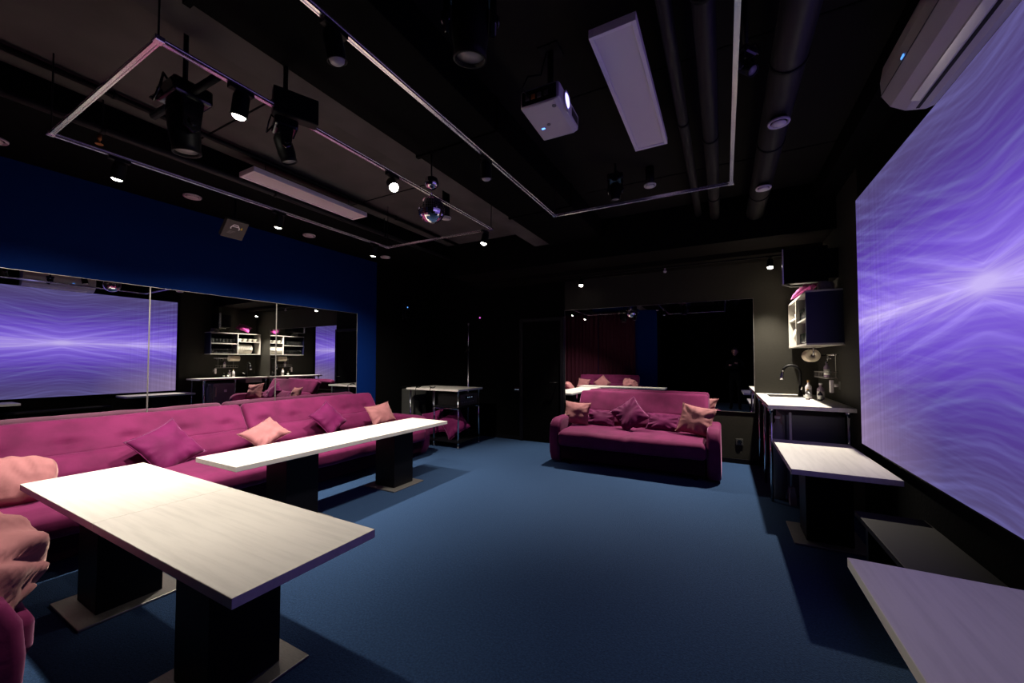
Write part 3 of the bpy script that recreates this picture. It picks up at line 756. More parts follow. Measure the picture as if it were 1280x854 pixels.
bm = new_bm(); box(bm, w - 0.006, w, 0.018, l - 0.018, 0.018, h - 0.018); finish('back_panel', bm, M['black_lam'], t)
# glasses
gl = empty('drinking_glass', (0, 0, 0), '', 'glass', 'drinking glasses on the kitchen shelf')
bm = new_bm(); lathe(bm, [(0.024, 0), (0.026, 0.004), (0.031, 0.12), (0.029, 0.12), (0.023, 0.008), (0.0001, 0.008)], 16)
finish('glass_wall', bm, M['glass'], gl)
k = 0
for row, z in ((0, SZ0 + 0.0185), (1, SZ0 + 0.2785)):
    for i in range(7):
        for j in range(2):
            loc = (SX + 0.055 + j * 0.085, SY0 + 0.065 + i * 0.078, z)
            lab = 'clear drinking glass on the %s shelf, %s row, number %s from the near side panel' % (
                ('lower', 'upper')[row], ('front', 'back')[j], ('one', 'two', 'three', 'four', 'five', 'six', 'seven')[i])
            lab = 'clear drinking glass on the %s kitchen shelf, %s row, %s from the near side panel' % (
                ('lower', 'upper')[row], ('front', 'back')[j], ('first', 'second', 'third', 'fourth', 'fifth', 'sixth', 'seventh')[i])
            if k == 0: gl.location = loc; gl['label'] = lab
            else: dup(gl, loc, 0, lab)
            k += 1
# upright plates in the lower right bay, bowls above
pl = None
N_PL = 12
for i in range(N_PL):
    y = SY0 + 0.655 + i * 0.030
    if pl is None:
        bm = new_bm(); R = Matrix.Rotation(PI / 2, 4, 'X')
        lathe(bm, [(0.0001, 0.0), (0.07, 0.0), (0.075, 0.003), (0.128, 0.016), (0.13, 0.026), (0.075, 0.014), (0.0001, 0.012)], 32, mtx=R)
        pl = finish('dinner_plate', bm, M['plate'])
        pl.location = (SX + 0.15, y, SZ0 + 0.149)
        tag(pl, 'white plate standing on edge, first from the shelf divider', 'plate', 'white plates standing on edge in the shelf'); 
    else:
        c = pl.copy(); COL.objects.link(c); c.location = (SX + 0.15, y, SZ0 + 0.149)
        c['label'] = 'white plate standing on edge, %s from the shelf divider' % ('second', 'third', 'fourth', 'fifth', 'sixth', 'seventh', 'eighth', 'ninth', 'tenth', 'eleventh', 'twelfth')[i - 1]
bo = None
for i in range(4):
    loc = (SX + 0.11, SY0 + 0.69 + i * 0.125, SZ0 + 0.3385)
    if bo is None:
        bm = new_bm(); lathe(bm, [(0.028, 0), (0.030, 0.004), (0.052, 0.04), (0.060, 0.075), (0.057, 0.075), (0.048, 0.042), (0.0001, 0.01)], 24)
        bo = finish('bowl', bm, M['plate']); bo.location = loc
        tag(bo, 'small white bowl on the upper shelf next to the divider', 'bowl', 'white bowls on the upper shelf')
    else:
        c = bo.copy(); COL.objects.link(c); c.location = loc
        c['label'] = 'small white bowl on the upper shelf, %s from the divider' % ('second', 'third', 'fourth')[i - 1]
# black cabinet above, with a bright metal edge
t = empty('upper_cabinet', (0.56, 4.90, 2.16), 'black cabinet with a bright metal edge hanging above the kitchen shelf', 'cabinet')
# a square black wall screen on a bracket
bm = new_bm(); box(bm, 0.012, 0.38, 0.0, 0.035, 0.0, 0.36); finish('front_panel', bm, M['black_paint'], t, bevel=0.003)
bm = new_bm(); box(bm, 0.0, 0.012, -0.002, 0.037, -0.002, 0.362); finish('edge_strip', bm, M['rail'], t)
bm = new_bm(); box(bm, 0.10, 0.466, 0.035, 0.30, 0.03, 0.33); finish('housing', bm, M['black_lam'], t, bevel=0.003)
bm = new_bm(); tube(bm, [(0.0, 0.02, -0.006), (0.09, 0.18, -0.006), (0.2, 0.22, -0.006)], 0.006, 8); finish('bracket', bm, M['steel'], t)
t = empty('cloth_bag', (0.93, 4.92, 2.06), 'crumpled grey cloth bag on top of the near shelf panel', 'bag')
bm = new_bm(); rbox(bm, (0, 0.05, 0.045), (0.13, 0.16, 0.09), 0.03, (6, 6, 4), 0.01, 0.02, 12, 3); finish('body', bm, M['cloth_grey'], t, smooth=True)

# ------------------------------------------------------------------ air conditioner
t = empty('air_conditioner', (XR - 0.0005, 2.38, 2.70), 'white wall air conditioner above the purple screen', 'air conditioner')
prof = [(0, 0.30), (0, 0.02), (-0.06, 0.0), (-0.14, 0.015), (-0.20, 0.055), (-0.235, 0.12), (-0.24, 0.20), (-0.225, 0.285), (-0.20, 0.30)]
bm = new_bm(); prism(bm, prof, -0.46, 0.46, 'xz'); finish('body', bm, M['ac_white'], t, bevel=0.004)
bm = new_bm(); prism(bm, [(-0.108, 0.0065), (-0.115, 0.003), (-0.150, 0.014), (-0.152, 0.024)], -0.36, 0.36, 'xz'); finish('air_flap', bm, M['plate'], t)
bm = new_bm(); prism(bm, [(-0.090, 0.003), (-0.104, 0.0055), (-0.104, 0.02), (-0.090, 0.02)], -0.44, 0.44, 'xz'); finish('air_slot', bm, M['black_plastic'], t)
bm = new_bm(); prism(bm, [(-0.2385, 0.118), (-0.2405, 0.118), (-0.2405, 0.122), (-0.2385, 0.122)], -0.455, 0.455, 'xz'); finish('seam', bm, M['label_grey'], t)
bm = new_bm(); box(bm, -0.2415, -0.238, 0.14, 0.17, 0.135, 0.145); finish('display', bm, M['led_blue'], t)

# ------------------------------------------------------------------ ceiling light panels
def light_panel(loc, label, w=0.235):
    t = empty('ceiling_panel_light', loc, label, 'ceiling light', 'unlit white ceiling panel lights')
    bm = new_bm(); e = 0.022; L = 1.22
    box(bm, -w / 2, -w / 2 + e, -L / 2, L / 2, 0, 0.045); box(bm, w / 2 - e, w / 2, -L / 2, L / 2, 0, 0.045)
    box(bm, -w / 2 + e, w / 2 - e, -L / 2, -L / 2 + e, 0, 0.045); box(bm, -w / 2 + e, w / 2 - e, L / 2 - e, L / 2, 0, 0.045)
    finish('frame', bm, M['panel_frame'], t, bevel=0.002)
    bm = new_bm(); box(bm, -w / 2 + e, w / 2 - e, -L / 2 + e, L / 2 - e, 0.010, 0.016); finish('diffuser', bm, M['diffuser'], t)
    bm = new_bm(); box(bm, -w / 2 + e, w / 2 - e, -L / 2 + e, L / 2 - e, 0.03, 0.045); finish('back_plate', bm, M['black_plastic'], t)
    bm = new_bm()
    for y in (-0.45, 0.45): tube(bm, [(0, y, 0.045), (0, y, ZC - loc[2] + 0.002)], 0.004, 6)
    finish('hanger', bm, M['black_plastic'], t)
    return t
light_panel((-0.462, 2.50, 3.0), 'long unlit white panel light on the ceiling right of the projector')
light_panel((-3.66, 2.47, 3.0), 'long unlit white panel light over the left table')

# ------------------------------------------------------------------ track rectangles
ZT = 2.70
def rail_bm(p, q):
    """silver extrusion with grooves, square section 34 x 34 mm"""
    bm = new_bm()
    p, q = Vector(p), Vector(q); d = (q - p).normalized(); s = Vector((-d.y, d.x, 0))
    def b(a0, a1, z0, z1):
        vs = []
        for base in (p, q):
            for a, z in ((a0, z0), (a1, z0), (a1, z1), (a0, z1)):
                vs.append(bm.verts.new(base + s * a + Vector((0, 0, z))))
        for f in ((0, 1, 2, 3), (7, 6, 5, 4), (0, 4, 5, 1), (1, 5, 6, 2), (2, 6, 7, 3), (3, 7, 4, 0)):
            bm.faces.new([vs[i] for i in f])
    b(-0.011, -0.0045, 0, 0.005); b(0.0045, 0.011, 0, 0.005); b(-0.0045, 0.0045, 0.0025, 0.005)
    b(-0.011, 0.011, 0.005, 0.009); b(-0.008, 0.008, 0.009, 0.014); b(-0.011, 0.011, 0.014, 0.020)
    return bm
def track_loop(origin, corners, label, segs):
    t = empty('lighting_track', origin, label, 'lighting track', 'silver lighting tracks')
    O = Vector(origin)
    for a, b in segs:
        pa, pb = Vector((*corners[a], ZT)) - O, Vector((*corners[b], ZT)) - O
        d = (pb - pa).normalized() * 0.017
        finish('rail', rail_bm(pa + d, pb - d), M['rail'], t)
    for c in corners:
        p = Vector((*c, ZT)) - O
        bm = new_bm(); box(bm, p.x - 0.018, p.x + 0.018, p.y - 0.018, p.y + 0.018, -0.002 + p.z, 0.022 + p.z)
        finish('corner_joint', bm, M['rail'], t, bevel=0.004)
    for c in corners[:4]:
        p = Vector((*c, ZT)) - O
        if c[1] < 0: continue
        zt = (2.96 if -2.09 < c[0] < -1.35 else ZC) - ZT
        bm = new_bm(); tube(bm, [(p.x, p.y, 0.02), (p.x, p.y, zt)], 0.004, 6); finish('hanger', bm, M['black_plastic'], t)
    return t
track_loop((-2.78, 2.0, ZT), [(-3.50, 0.70), (-2.07, 0.70), (-2.07, 3.38), (-3.50, 3.35)],
           'silver lighting track rectangle hanging over the left tables', [(0, 1), (1, 2), (2, 3), (3, 0)])
track_loop((-0.64, 1.6, ZT), [(-1.35, -0.10), (0.062, -0.10), (0.075, 3.365), (-1.36, 3.35)],
           'silver lighting track rectangle hanging around the projector', [(0, 1), (1, 2), (2, 3), (3, 0)])

# ------------------------------------------------------------------ track spotlights
def track_spot(loc, target, label, on=True, power=60, cone=70, blend=0.35, size=0.03, zt=ZT, color=(1.0, 0.90, 0.76), r=0.036):
    """adapter on the rail, stem, swivelling can; loc is the rail point"""
    t = empty('track_spotlight', (loc[0], loc[1], zt), label, 'spotlight', 'track spotlights')
    bm = new_bm(); box(bm, -0.017, 0.017, -0.055, 0.055, -0.022, 0.0); finish('track_adapter', bm, M['black_plastic'], t, bevel=0.003)
    bm = new_bm(); tube(bm, [(0, 0, -0.022), (0, 0, -0.06)], 0.008, 8); finish('stem', bm, M['black_plastic'], t)
    piv = Vector((0, 0, -0.075))
    d = (Vector(target) - (Vector((loc[0], loc[1], zt)) + piv)).normalized()
    q = d.to_track_quat('-Z', 'Y').to_matrix().to_4x4()
    bm = new_bm(); lathe(bm, [(0.0001, 0.055), (r * .8, 0.05), (r, 0.03), (r, -0.055), (r * 1.1, -0.062), (r * .95, -0.062), (r * .9, -0.045)], 24, piv, mtx=q)
    finish('can', bm, M['black_plastic'], t, smooth=True)
    bm = new_bm(); lathe(bm, [(0.0001, -0.076), (r * .45, -0.074), (r * .75, -0.066), (r * .88, -0.050), (r * .88, -0.040), (0.0001, -0.040)], 24, piv, mtx=q)
    finish('bulb', bm, M['lamp_on'] if on else M['lamp_off'], t)
    if on:
        ld = bpy.data.lights.new('spot_beam', 'SPOT'); ld.energy = power; ld.spot_size = math.radians(cone); ld.spot_blend = blend
        ld.shadow_soft_size = size; ld.color = color
        lo = bpy.data.objects.new('spot_beam', ld); COL.objects.link(lo); lo.parent = t
        lo.location = piv + d * 0.080; lo.rotation_euler = d.to_track_quat('-Z', 'Y').to_euler()
    return t
SP = 7.0
track_spot((-3.50, 1.00), (-4.30, 0.90, 0.5), 'lit spotlight on the left rail nearest the left picture edge', power=42 * SP, cone=125, blend=0.75)
track_spot((-2.07, 1.02), (-2.65, 1.05, 0.63), 'lit spotlight under the rail beside the moving head, tilted left', power=27 * SP, cone=100, blend=0.85)
track_spot((-3.50, 2.06), (-4.30, 2.2, 0.5), 'lit spotlight in the middle of the left rail', power=42 * SP, cone=125, blend=0.75)
track_spot((-3.50, 3.15), (-4.30, 3.35, 0.5), 'lit spotlight at the far end of the left rail', power=50 * SP, cone=125, blend=0.75)
track_spot((-2.07, 2.02), (-0.1, 1.0, 0.6), 'brightly glaring spotlight next to the mirror ball', power=13 * SP, cone=75, blend=0.9)
track_spot((-2.14, 3.37), (-2.6, 3.0, 0.0), 'lit spotlight on the short back rail of the left track', power=26 * SP, cone=90, blend=0.9)
track_spot((-1.35, 1.00), (-1.3, 1.6, 0.2), 'unlit spotlight on the rail at the top of the picture, left of centre', on=False)
track_spot((-1.358, 2.15), (-1.5, 2.6, 0.2), 'unlit spotlight on the middle rail left of the projector', on=False)
# two spots on the rear bulkhead, on a black rail
t = empty('lighting_track', (-0.7, 5.75, 2.645), 'black lighting track under the rear bulkhead above the back mirror', 'lighting track')
bm = new_bm(); box(bm, -1.45, 1.45, -0.017, 0.017, 0, 0.016); finish('rail', bm, M['black_plastic'], t, bevel=0.002)
track_spot((-1.90, 5.75), (-1.75, 4.95, 0.0), 'small lit spotlight above the left part of the back mirror', power=52 * SP, cone=84, blend=0.6, zt=2.645)
track_spot((0.535, 5.75), (0.42, 4.95, 0.0), 'small lit spotlight above the wall strip beside the kitchen shelf', power=74 * SP, cone=92, blend=0.5, zt=2.645)
t = empty('motion_sensor', (-0.69, 5.75, 2.645), 'tiny white sensor between the two back wall spotlights', 'sensor')
bm = new_bm(); lathe(bm, [(0.012, 0), (0.012, -0.03), (0.022, -0.035), (0.024, -0.05), (0.014, -0.062), (0.0001, -0.066)], 18); finish('housing', bm, M['white_plastic'], t)

# ------------------------------------------------------------------ moving heads
def moving_head(loc, label, s=1.0, rz=0.0, tilt=0.0, bar=None, lens='lens'):
    t = empty('moving_head_light', loc, label, 'stage light', 'black stage lights on the ceiling', rz)
    top = ZC - loc[2]
    bm = new_bm(); tube(bm, [(0, 0, 0.20 * s), (0, 0, (2.96 - loc[2]) if -2.08 < loc[0] < -1.36 else top)], 0.012, 8); finish('hanging_rod', bm, M['black_plastic'], t)
    bm = new_bm(); box(bm, -0.10 * s, 0.10 * s, -0.085 * s, 0.085 * s, 0.12 * s, 0.20 * s); finish('base_box', bm, M['black_gloss'], t, bevel=0.012)
    for sx in (-1, 1):
        bm = new_bm(); prism(bm, [(-0.05 * s, 0.12 * s), (0.05 * s, 0.12 * s), (0.035 * s, -0.03 * s), (0.0, -0.055 * s), (-0.035 * s, -0.03 * s)], sx * 0.082 * s - 0.012 * s, sx * 0.082 * s + 0.012 * s, 'yz')
        finish('yoke_arm', bm, M['black_gloss'], t, bevel=0.006)
    q = Matrix.Rotation(tilt, 4, 'X')
    bm = new_bm(); lathe(bm, [(0.0001, 0.10 * s), (0.045 * s, 0.095 * s), (0.066 * s, 0.06 * s), (0.066 * s, -0.06 * s), (0.060 * s, -0.10 * s), (0.062 * s, -0.13 * s), (0.052 * s, -0.13 * s), (0.05 * s, -0.115 * s)], 24, mtx=q)
    finish('head', bm, M['black_plastic'], t, smooth=True)
    bm = new_bm(); lathe(bm, [(0.0001, -0.122 * s), (0.05 * s, -0.118 * s), (0.05 * s, -0.112 * s), (0.0001, -0.112 * s)], 24, mtx=q)
    finish('lens', bm, M[lens], t)
    for sx in (-1, 1):
        bm = new_bm(); lathe(bm, [(0.022 * s, 0), (0.018 * s, 0.012 * s)], 14, (sx * 0.094 * s, 0, 0), mtx=Matrix.Rotation(sx * PI / 2, 4, 'Y')); finish('pivot_cap', bm, M['black_gloss'], t)
    bm = new_bm()
    tube(bm, [(-0.02 * s, -0.07 * s, 0.17 * s), (-0.05 * s, -0.12 * s, 0.10 * s), (0.02 * s, -0.13 * s, 0.06 * s), (0.06 * s, -0.12 * s, 0.13 * s), (0.03 * s, -0.10 * s, 0.21 * s), (-0.02 * s, -0.04 * s, 0.19 * s)], 0.006 * s, 7)
    finish('cable', bm, M['black_gloss'], t)
    if bar:
        bm = new_bm(); tube(bm, [bar[0], bar[1]], 0.018, 10); finish('clamp_bar', bm, M['black_plastic'], t)
    return t
moving_head((-2.42, 0.93, 2.56), 'black moving head stage light hung on a crossbar over the near table', 1.0, 0.0, 0.12, ((-0.37, 0.0, 0.17), (0.33, 0.0, 0.152)))
t = moving_head((-2.07, 1.24, 2.52), 'black stage light clamped to the rail left of the ceiling beam', 0.66, -0.4, 0.3)
bm = new_bm(); box(bm, -0.035, 0.035, -0.06, 0.16, 0.16, 0.30); finish('rail_clamp', bm, M['black_plastic'], t, bevel=0.006)
moving_head((-0.83, 1.20, 2.66), 'large black stage light high at the top centre of the picture', 1.05, 0.6, 0.2)
moving_head((-0.86, 3.62, 2.95), 'black stage light with a pale lens beyond the projector', 0.72, 0.2, 0.0)
moving_head((0.115, 2.10, 2.74), 'small black stage light beside the right rail and the round duct', 0.42, 0.9, -0.7)

# ------------------------------------------------------------------ mirror ball
t = empty('mirror_ball', (-1.945, 2.30, 2.51), 'round mirror ball with small glass tiles hanging beside the left track', 'disco ball')
bm = new_bm(); bmesh.ops.create_uvsphere(bm, u_segments=44, v_segments=24, radius=0.10)
tiles = list(bm.faces)
res = bmesh.ops.inset_individual(bm, faces=tiles, thickness=0.0006, depth=0.0006)
for f in bm.faces: f.material_index = 1
for f in tiles: f.material_index = 0
finish('ball', bm, [M['ball'], M['steel']], t)
bm = new_bm(); lathe(bm, [(0.010, 0.095), (0.016, 0.10), (0.016, 0.112), (0.004, 0.115)], 16); finish('cap', bm, M['chrome'], t)
bm = new_bm(); tube(bm, [(0, 0, 0.11), (0, 0, 0.19)], 0.003, 6); finish('hanging_wire', bm, M['chrome'], t)
bm = new_bm(); lathe(bm, [(0.0001, 0.165), (0.030, 0.170), (0.050, 0.19), (0.054, 0.215), (0.045, 0.245), (0.02, 0.26)], 24); finish('motor', bm, M['chrome'], t, smooth=True)
bm = new_bm(); tube(bm, [(0, 0, 0.25), (0, 0, 2.96 - 2.51)], 0.006, 8); finish('rod', bm, M['black_plastic'], t)

# ------------------------------------------------------------------ projector
t = empty('projector', (-0.875, 2.10, 2.775), 'white ceiling projector with a glowing lens facing the screen', 'projector', None, 0.03)
bm = new_bm()
prism(bm, [(-0.115, 0), (-0.105, -0.002), (0.085, -0.002), (0.115, 0.010), (0.118, 0.09), (0.105, 0.102), (-0.105, 0.102), (-0.115, 0.095)], -0.175, 0.175, 'xz')
finish('body', bm, M['white_plastic'], t, bevel=0.010)
bm = new_bm(); box(bm, -0.105, 0.098, -0.1785, -0.174, 0.012, 0.09); finish('connector_panel', bm, M['black_plastic'], t)
for k, (x, m) in enumerate(((-0.07, 'steel'), (-0.035, 'orange'), (0.0, 'steel'), (0.04, 'label_grey'))):
    bm = new_bm(); box(bm, x - 0.012, x + 0.012, -0.184, -0.178, 0.035, 0.062); finish('connector', bm, M[m], t, bevel=0.001)
bm = new_bm(); R = Matrix.Rotation(PI / 2, 4, 'Y')
lathe(bm, [(0.052, 0.0), (0.052, 0.012), (0.044, 0.014), (0.040, 0.004)], 28, (0.112, -0.06, 0.052), mtx=R); finish('lens_ring', bm, M['white_plastic'], t)
bm = new_bm(); lathe(bm, [(0.043, 0.0), (0.036, 0.010), (0.0001, 0.014)], 28, (0.114, -0.06, 0.052), mtx=R); finish('lens', bm, M['proj_glow'], t, smooth=True)
bm = new_bm(); box(bm, -0.075, -0.055, 0.04, 0.052, -0.0035, -0.001); finish('power_light', bm, M['proj_led'], t)
bm = new_bm(); lathe(bm, [(0.012, -0.004), (0.012, 0)], 12, (-0.02, 0.02, 0)); finish('screw_foot', bm, M['cloth_grey'], t)
bm = new_bm(); lathe(bm, [(0.012, -0.006), (0.012, 0)], 12, (0.07, -0.13, 0)); finish('screw_foot', bm, M['cloth_grey'], t)
for k in range(9):
    bm = new_bm(); box(bm, 0.1165, 0.1195, 0.04 + k * 0.013, 0.045 + k * 0.013, 0.025, 0.075); finish('air_slot', bm, M['label_grey'], t)
bm = new_bm(); tube(bm, [(0, 0, 0.10), (0, 0, ZC - 2.775)], 0.018, 12); box(bm, -0.06, 0.06, -0.06, 0.06, 0.10, 0.112); box(bm, -0.06, 0.06, -0.06, 0.06, ZC - 2.775 - 0.008, ZC - 2.775); finish('ceiling_mount', bm, M['black_plastic'], t)
bm = new_bm(); tube(bm, [(-0.06, -0.18, 0.05), (-0.07, -0.25, 0.06), (-0.05, -0.22, 0.14), (-0.02, -0.10, 0.22), (-0.015, -0.03, 0.40)], 0.005, 7); finish('cable', bm, M['black_plastic'], t)

# ------------------------------------------------------------------ pipes and ducts
def pipe(name, x, z, r, y0, y1, m, label, cat, rings=()):
    t = empty(name, (x, (y0 + y1) / 2, z), label, cat)
    yc = (y0 + y1) / 2
    bm = new_bm(); tube(bm, [(0, y0 - yc, 0), (0, y1 - yc, 0)], r, 24); finish('pipe', bm, m, t)
    for y in rings:
        bm = new_bm(); lathe(bm, [(r + 0.001, -0.012), (r + 0.006, -0.012), (r + 0.006, 0.012), (r + 0.001, 0.012)], 24, (0, y - yc, 0), mtx=Matrix.Rotation(PI / 2, 4, 'X'))
        tube(bm, [(0, y - yc, r), (0, y - yc, ZC - z)], 0.005, 6); finish('pipe_clamp', bm, M['black_plastic'], t)
    return t
pipe('ventilation_duct', 0.335, 2.985, 0.085, YR, 4.98, M['pipe_grey'], 'round dark ventilation duct running to the back wall on the right', 'duct', (1.6, 2.5, 3.4, 4.4))
pipe('ceiling_pipe', -0.225, 3.07, 0.035, YR, 4.98, M['pipe_grey'], 'thin dark pipe on the ceiling just right of the panel light', 'pipe', (1.7, 3.0, 4.2))
pipe('ceiling_pipe', -0.055, 3.02, 0.05, YR, 4.98, M['pipe_grey'], 'dark pipe on the ceiling between the thin pipe and the right rail', 'pipe', (1.9, 3.2, 4.4))
pipe('ceiling_pipe', -3.82, 2.985, 0.024, YR + 0.01, 4.95, M['pipe_grey'], 'dark pipe along the edge of the black strip over the blue wall', 'pipe', (1.0, 2.2, 3.6))
pipe('ceiling_pipe', -2.44, 3.165, 0.028, YR + 0.01, 4.95, M['black_plastic'], 'thin black tube drawn for the shadow gap beside the ceiling beam', 'pipe', (1.2, 3.2))  # stands in for the shadow gap by the beam; no pipe there
pipe('ceiling_pipe', -3.62, 3.165, 0.02, YR + 0.01, 4.95, M['black_plastic'], 'thin black pipe above the left panel light', 'pipe', (1.0, 3.6))
t = empty('rectangular_duct', (-1.72, 2.0, 2.96), 'wide black rectangular duct between beam and middle rail', 'duct')
bm = new_bm(); box(bm, -0.36, 0.36, -2.9, 2.97, 0, 0.235); finish('casing', bm, M['black_paint'], t, bevel=0.006)
for y in (-1.2, 0.3, 1.8):
    bm = new_bm(); box(bm, -0.372, 0.372, y - 0.015, y + 0.015, -0.012, 0.235); finish('flange', bm, M['black_paint'], t)

# round air valves
def valve(loc, r, label, top):
    t = empty('air_valve', loc, label, 'air vent', 'round white air valves')
    bm = new_bm(); lathe(bm, [(r * .72, 0.012), (r, 0.012), (r, 0.004), (r * .93, -0.004), (r * .74, 0.004), (r * .72, 0.012)], 32); finish('ring', bm, M['vent'], t)
    bm = new_bm(); lathe(bm, [(0.0001, 0.004), (r * .60, 0.004), (r * .66, -0.002), (r * .60, -0.008), (0.0001, -0.011)], 32); finish('centre_disc', bm, M['vent'], t)
    bm = new_bm(); lathe(bm, [(r * .73, 0.006), (r * .73, top)], 28); lathe(bm, [(r * .70, 0.010), (0.0001, 0.0105)], 28); tube(bm, [(0, 0, 0.004), (0, 0, 0.012)], 0.008, 8); finish('collar', bm, M['black_plastic'], t)
    return t
valve((0.335, 2.95, 2.868), 0.062, 'white round air valve on the round duct, nearer of the two', 0.035)
valve((0.335, 4.02, 2.868), 0.062, 'white round air valve on the round duct, farther of the two', 0.035)
valve((-0.585, 3.84, 3.02), 0.055, 'white round air valve on the ceiling beyond the panel light', ZC - 3.02)
valve((-4.59, 1.845, 2.975), 0.075, 'white round air valve above the blue wall, nearest of three', 0.026)
valve((-4.69, 3.15, 2.975), 0.075, 'white round air valve above the blue wall, middle of three', 0.026)
valve((-4.63, 4.39, 2.975), 0.075, 'white round air valve above the blue wall, farthest of three', 0.026)
valve((-2.55, 3.25, 2.86), 0.055, 'white round air valve beyond the mirror ball', ZC - 2.86)
valve((-4.68, 0.66, 2.975), 0.075, 'white round air valve at the left picture edge', 0.026)

# small laser projector with warning label on its underside
t = empty('laser_projector', (-4.32, 2.10, 2.66), 'small dark box with a white and yellow label hanging by the blue wall', 'laser projector', None, 0.0)
tt = t; t = bpy.data.objects.new('head', None); COL.objects.link(t); t.parent = tt; t.location = (0, 0, 0.02); t.rotation_euler = (0, math.radians(-48), 0); t.scale = (1.0, 1.0, 0.6)
bm = new_bm(); box(bm, -0.10, 0.10, -0.10, 0.10, 0, 0.09); finish('case', bm, M['label_grey'], t, bevel=0.005)
bm = new_bm()
for a, b in (((-0.055, -0.045), (-0.02, -0.045)), ((-0.02, -0.045), (-0.02, 0.02)), ((-0.055, -0.045), (-0.035, 0.02)), ((-0.035, 0.02), (-0.02, 0.02)), ((-0.048, -0.012), (-0.02, -0.012))):
    pass
def flat_lines(bm, segs, wd, z0, z1):
    for (x0, y0), (x1, y1) in segs:
        d = Vector((x1 - x0, y1 - y0)).normalized(); n = Vector((-d.y, d.x)) * wd / 2
        vs = [bm.verts.new((px + sx * n.x, py + sx * n.y, z)) for z in (z0, z1) for (px, py, sx) in ((x0, y0, 1), (x1, y1, 1), (x1, y1, -1), (x0, y0, -1))]
        for f in ((0, 1, 2, 3), (7, 6, 5, 4), (0, 4, 5, 1), (1, 5, 6, 2), (2, 6, 7, 3), (3, 7, 4, 0)): bm.faces.new([vs[i] for i in f])
bm.free(); bm = new_bm()
flat_lines(bm, (((0.02, -0.045), (0.055, -0.025)), ((0.055, -0.025), (0.055, 0.010)), ((0.055, 0.010), (0.02, 0.035)), ((0.035, -0.03), (0.035, 0.02)), ((0.02, -0.045), (0.005, -0.04)), ((0.02, 0.035), (0.005, 0.030))), 0.010, -0.0015, -0.0003)
finish('white_emblem', bm, M['white_mark'], t)
bm = new_bm(); prism(bm, [(0.02, 0.042), (0.045, 0.052), (0.02, 0.062), (0.012, 0.052)], -0.0015, -0.0003, 'xy'); finish('yellow_mark', bm, M['yellow'], t)
bm = new_bm(); flat_lines(bm, (((-0.02, -0.05), (-0.02, 0.01)), ((-0.032, -0.055), (-0.032, -0.005)), ((-0.044, -0.06), (-0.044, -0.02))), 0.005, -0.0015, -0.0003); finish('text_lines', bm, M['cloth_grey'], t)
t = tt
bm = new_bm(); tube(bm, [(0, 0, 0.06), (0, 0, 0.34)], 0.010, 8); finish('hanging_rod', bm, M['black_plastic'], t)
# orange sprinkler / siren near the left corner
t = empty('sprinkler_head', (-3.95, 1.02, 2.93), 'tiny orange brass sprinkler head near the left corner of the track', 'sprinkler')
bm = new_bm(); lathe(bm, [(0.012, 0.07), (0.012, 0.03), (0.006, 0.025), (0.006, 0.005), (0.022, 0.0), (0.022, -0.004)], 14); finish('body', bm, M['orange'], t)

# ------------------------------------------------------------------ curtains behind the camera side sofa
t = empty('curtain_pair', (-3.66, YR + 0.10, 0.03), 'maroon pleated curtains behind the corner sofa, seen in the back mirror', 'curtain')
def curtain(x0, x1, seed):
    bm = new_bm(); nx, nz = 140, 16; h = 2.90; g = []
    for i in range(nx + 1):
        row = []
        for j in range(nz + 1):
            u = i / nx; x = x0 + (x1 - x0) * u; z = h * j / nz
            y = 0.030 * math.sin(u * 2 * PI * 9 + 0.8 * math.sin(u * 9 + seed)) * (0.55 + 0.45 * (1 - j / nz)) + 0.008 * math.sin(u * 70 + z * 2)
            row.append(bm.verts.new((x, y, z)))
        g.append(row)
    for i in range(nx):
        for j in range(nz):
            bm.faces.new((g[i][j], g[i + 1][j], g[i + 1][j + 1], g[i][j + 1])).smooth = True
    o = finish('curtain_panel', bm, M['curtain'], t)
    s = o.modifiers.new('thickness', 'SOLIDIFY'); s.thickness = 0.004
    return o
curtain(-1.20, 0.0, 1.0); curtain(0.03, 1.22, 4.0)
bm = new_bm(); tube(bm, [(-1.22, 0, 2.92), (1.30, 0, 2.92)], 0.015, 12)
for x in (-1.1, 1.25): tube(bm, [(x, 0, 2.92), (x, -0.099, 2.92)], 0.008, 8)
finish('curtain_rod', bm, M['black_plastic'], t)

# ------------------------------------------------------------------ the photographer (seen only in the back mirror)
def skin_mesh(name, nodes, edges, m, parent, root=0, sub=2):
    me = bpy.data.meshes.new(name); me.from_pydata([n[:3] for n in nodes], edges, [])
    o = bpy.data.objects.new(name, me); COL.objects.link(o); o.parent = parent
    me.materials.append(m)
    md = o.modifiers.new('skin', 'SKIN'); md.use_smooth_shade = True
    for i, n in enumerate(nodes):
        sv = me.skin_vertices[0].data[i]; rr = n[3]
        sv.radius = rr if isinstance(rr, tuple) else (rr, rr); sv.use_root = (i == root)
    s = o.modifiers.new('smooth', 'SUBSURF'); s.levels = sub; s.render_levels = sub
    return o
P0 = (0.30, -0.62, 0)
t = empty('person', P0, 'person in black clothes holding a camera, faintly reflected in the back mirror', 'person', None, 0.12)
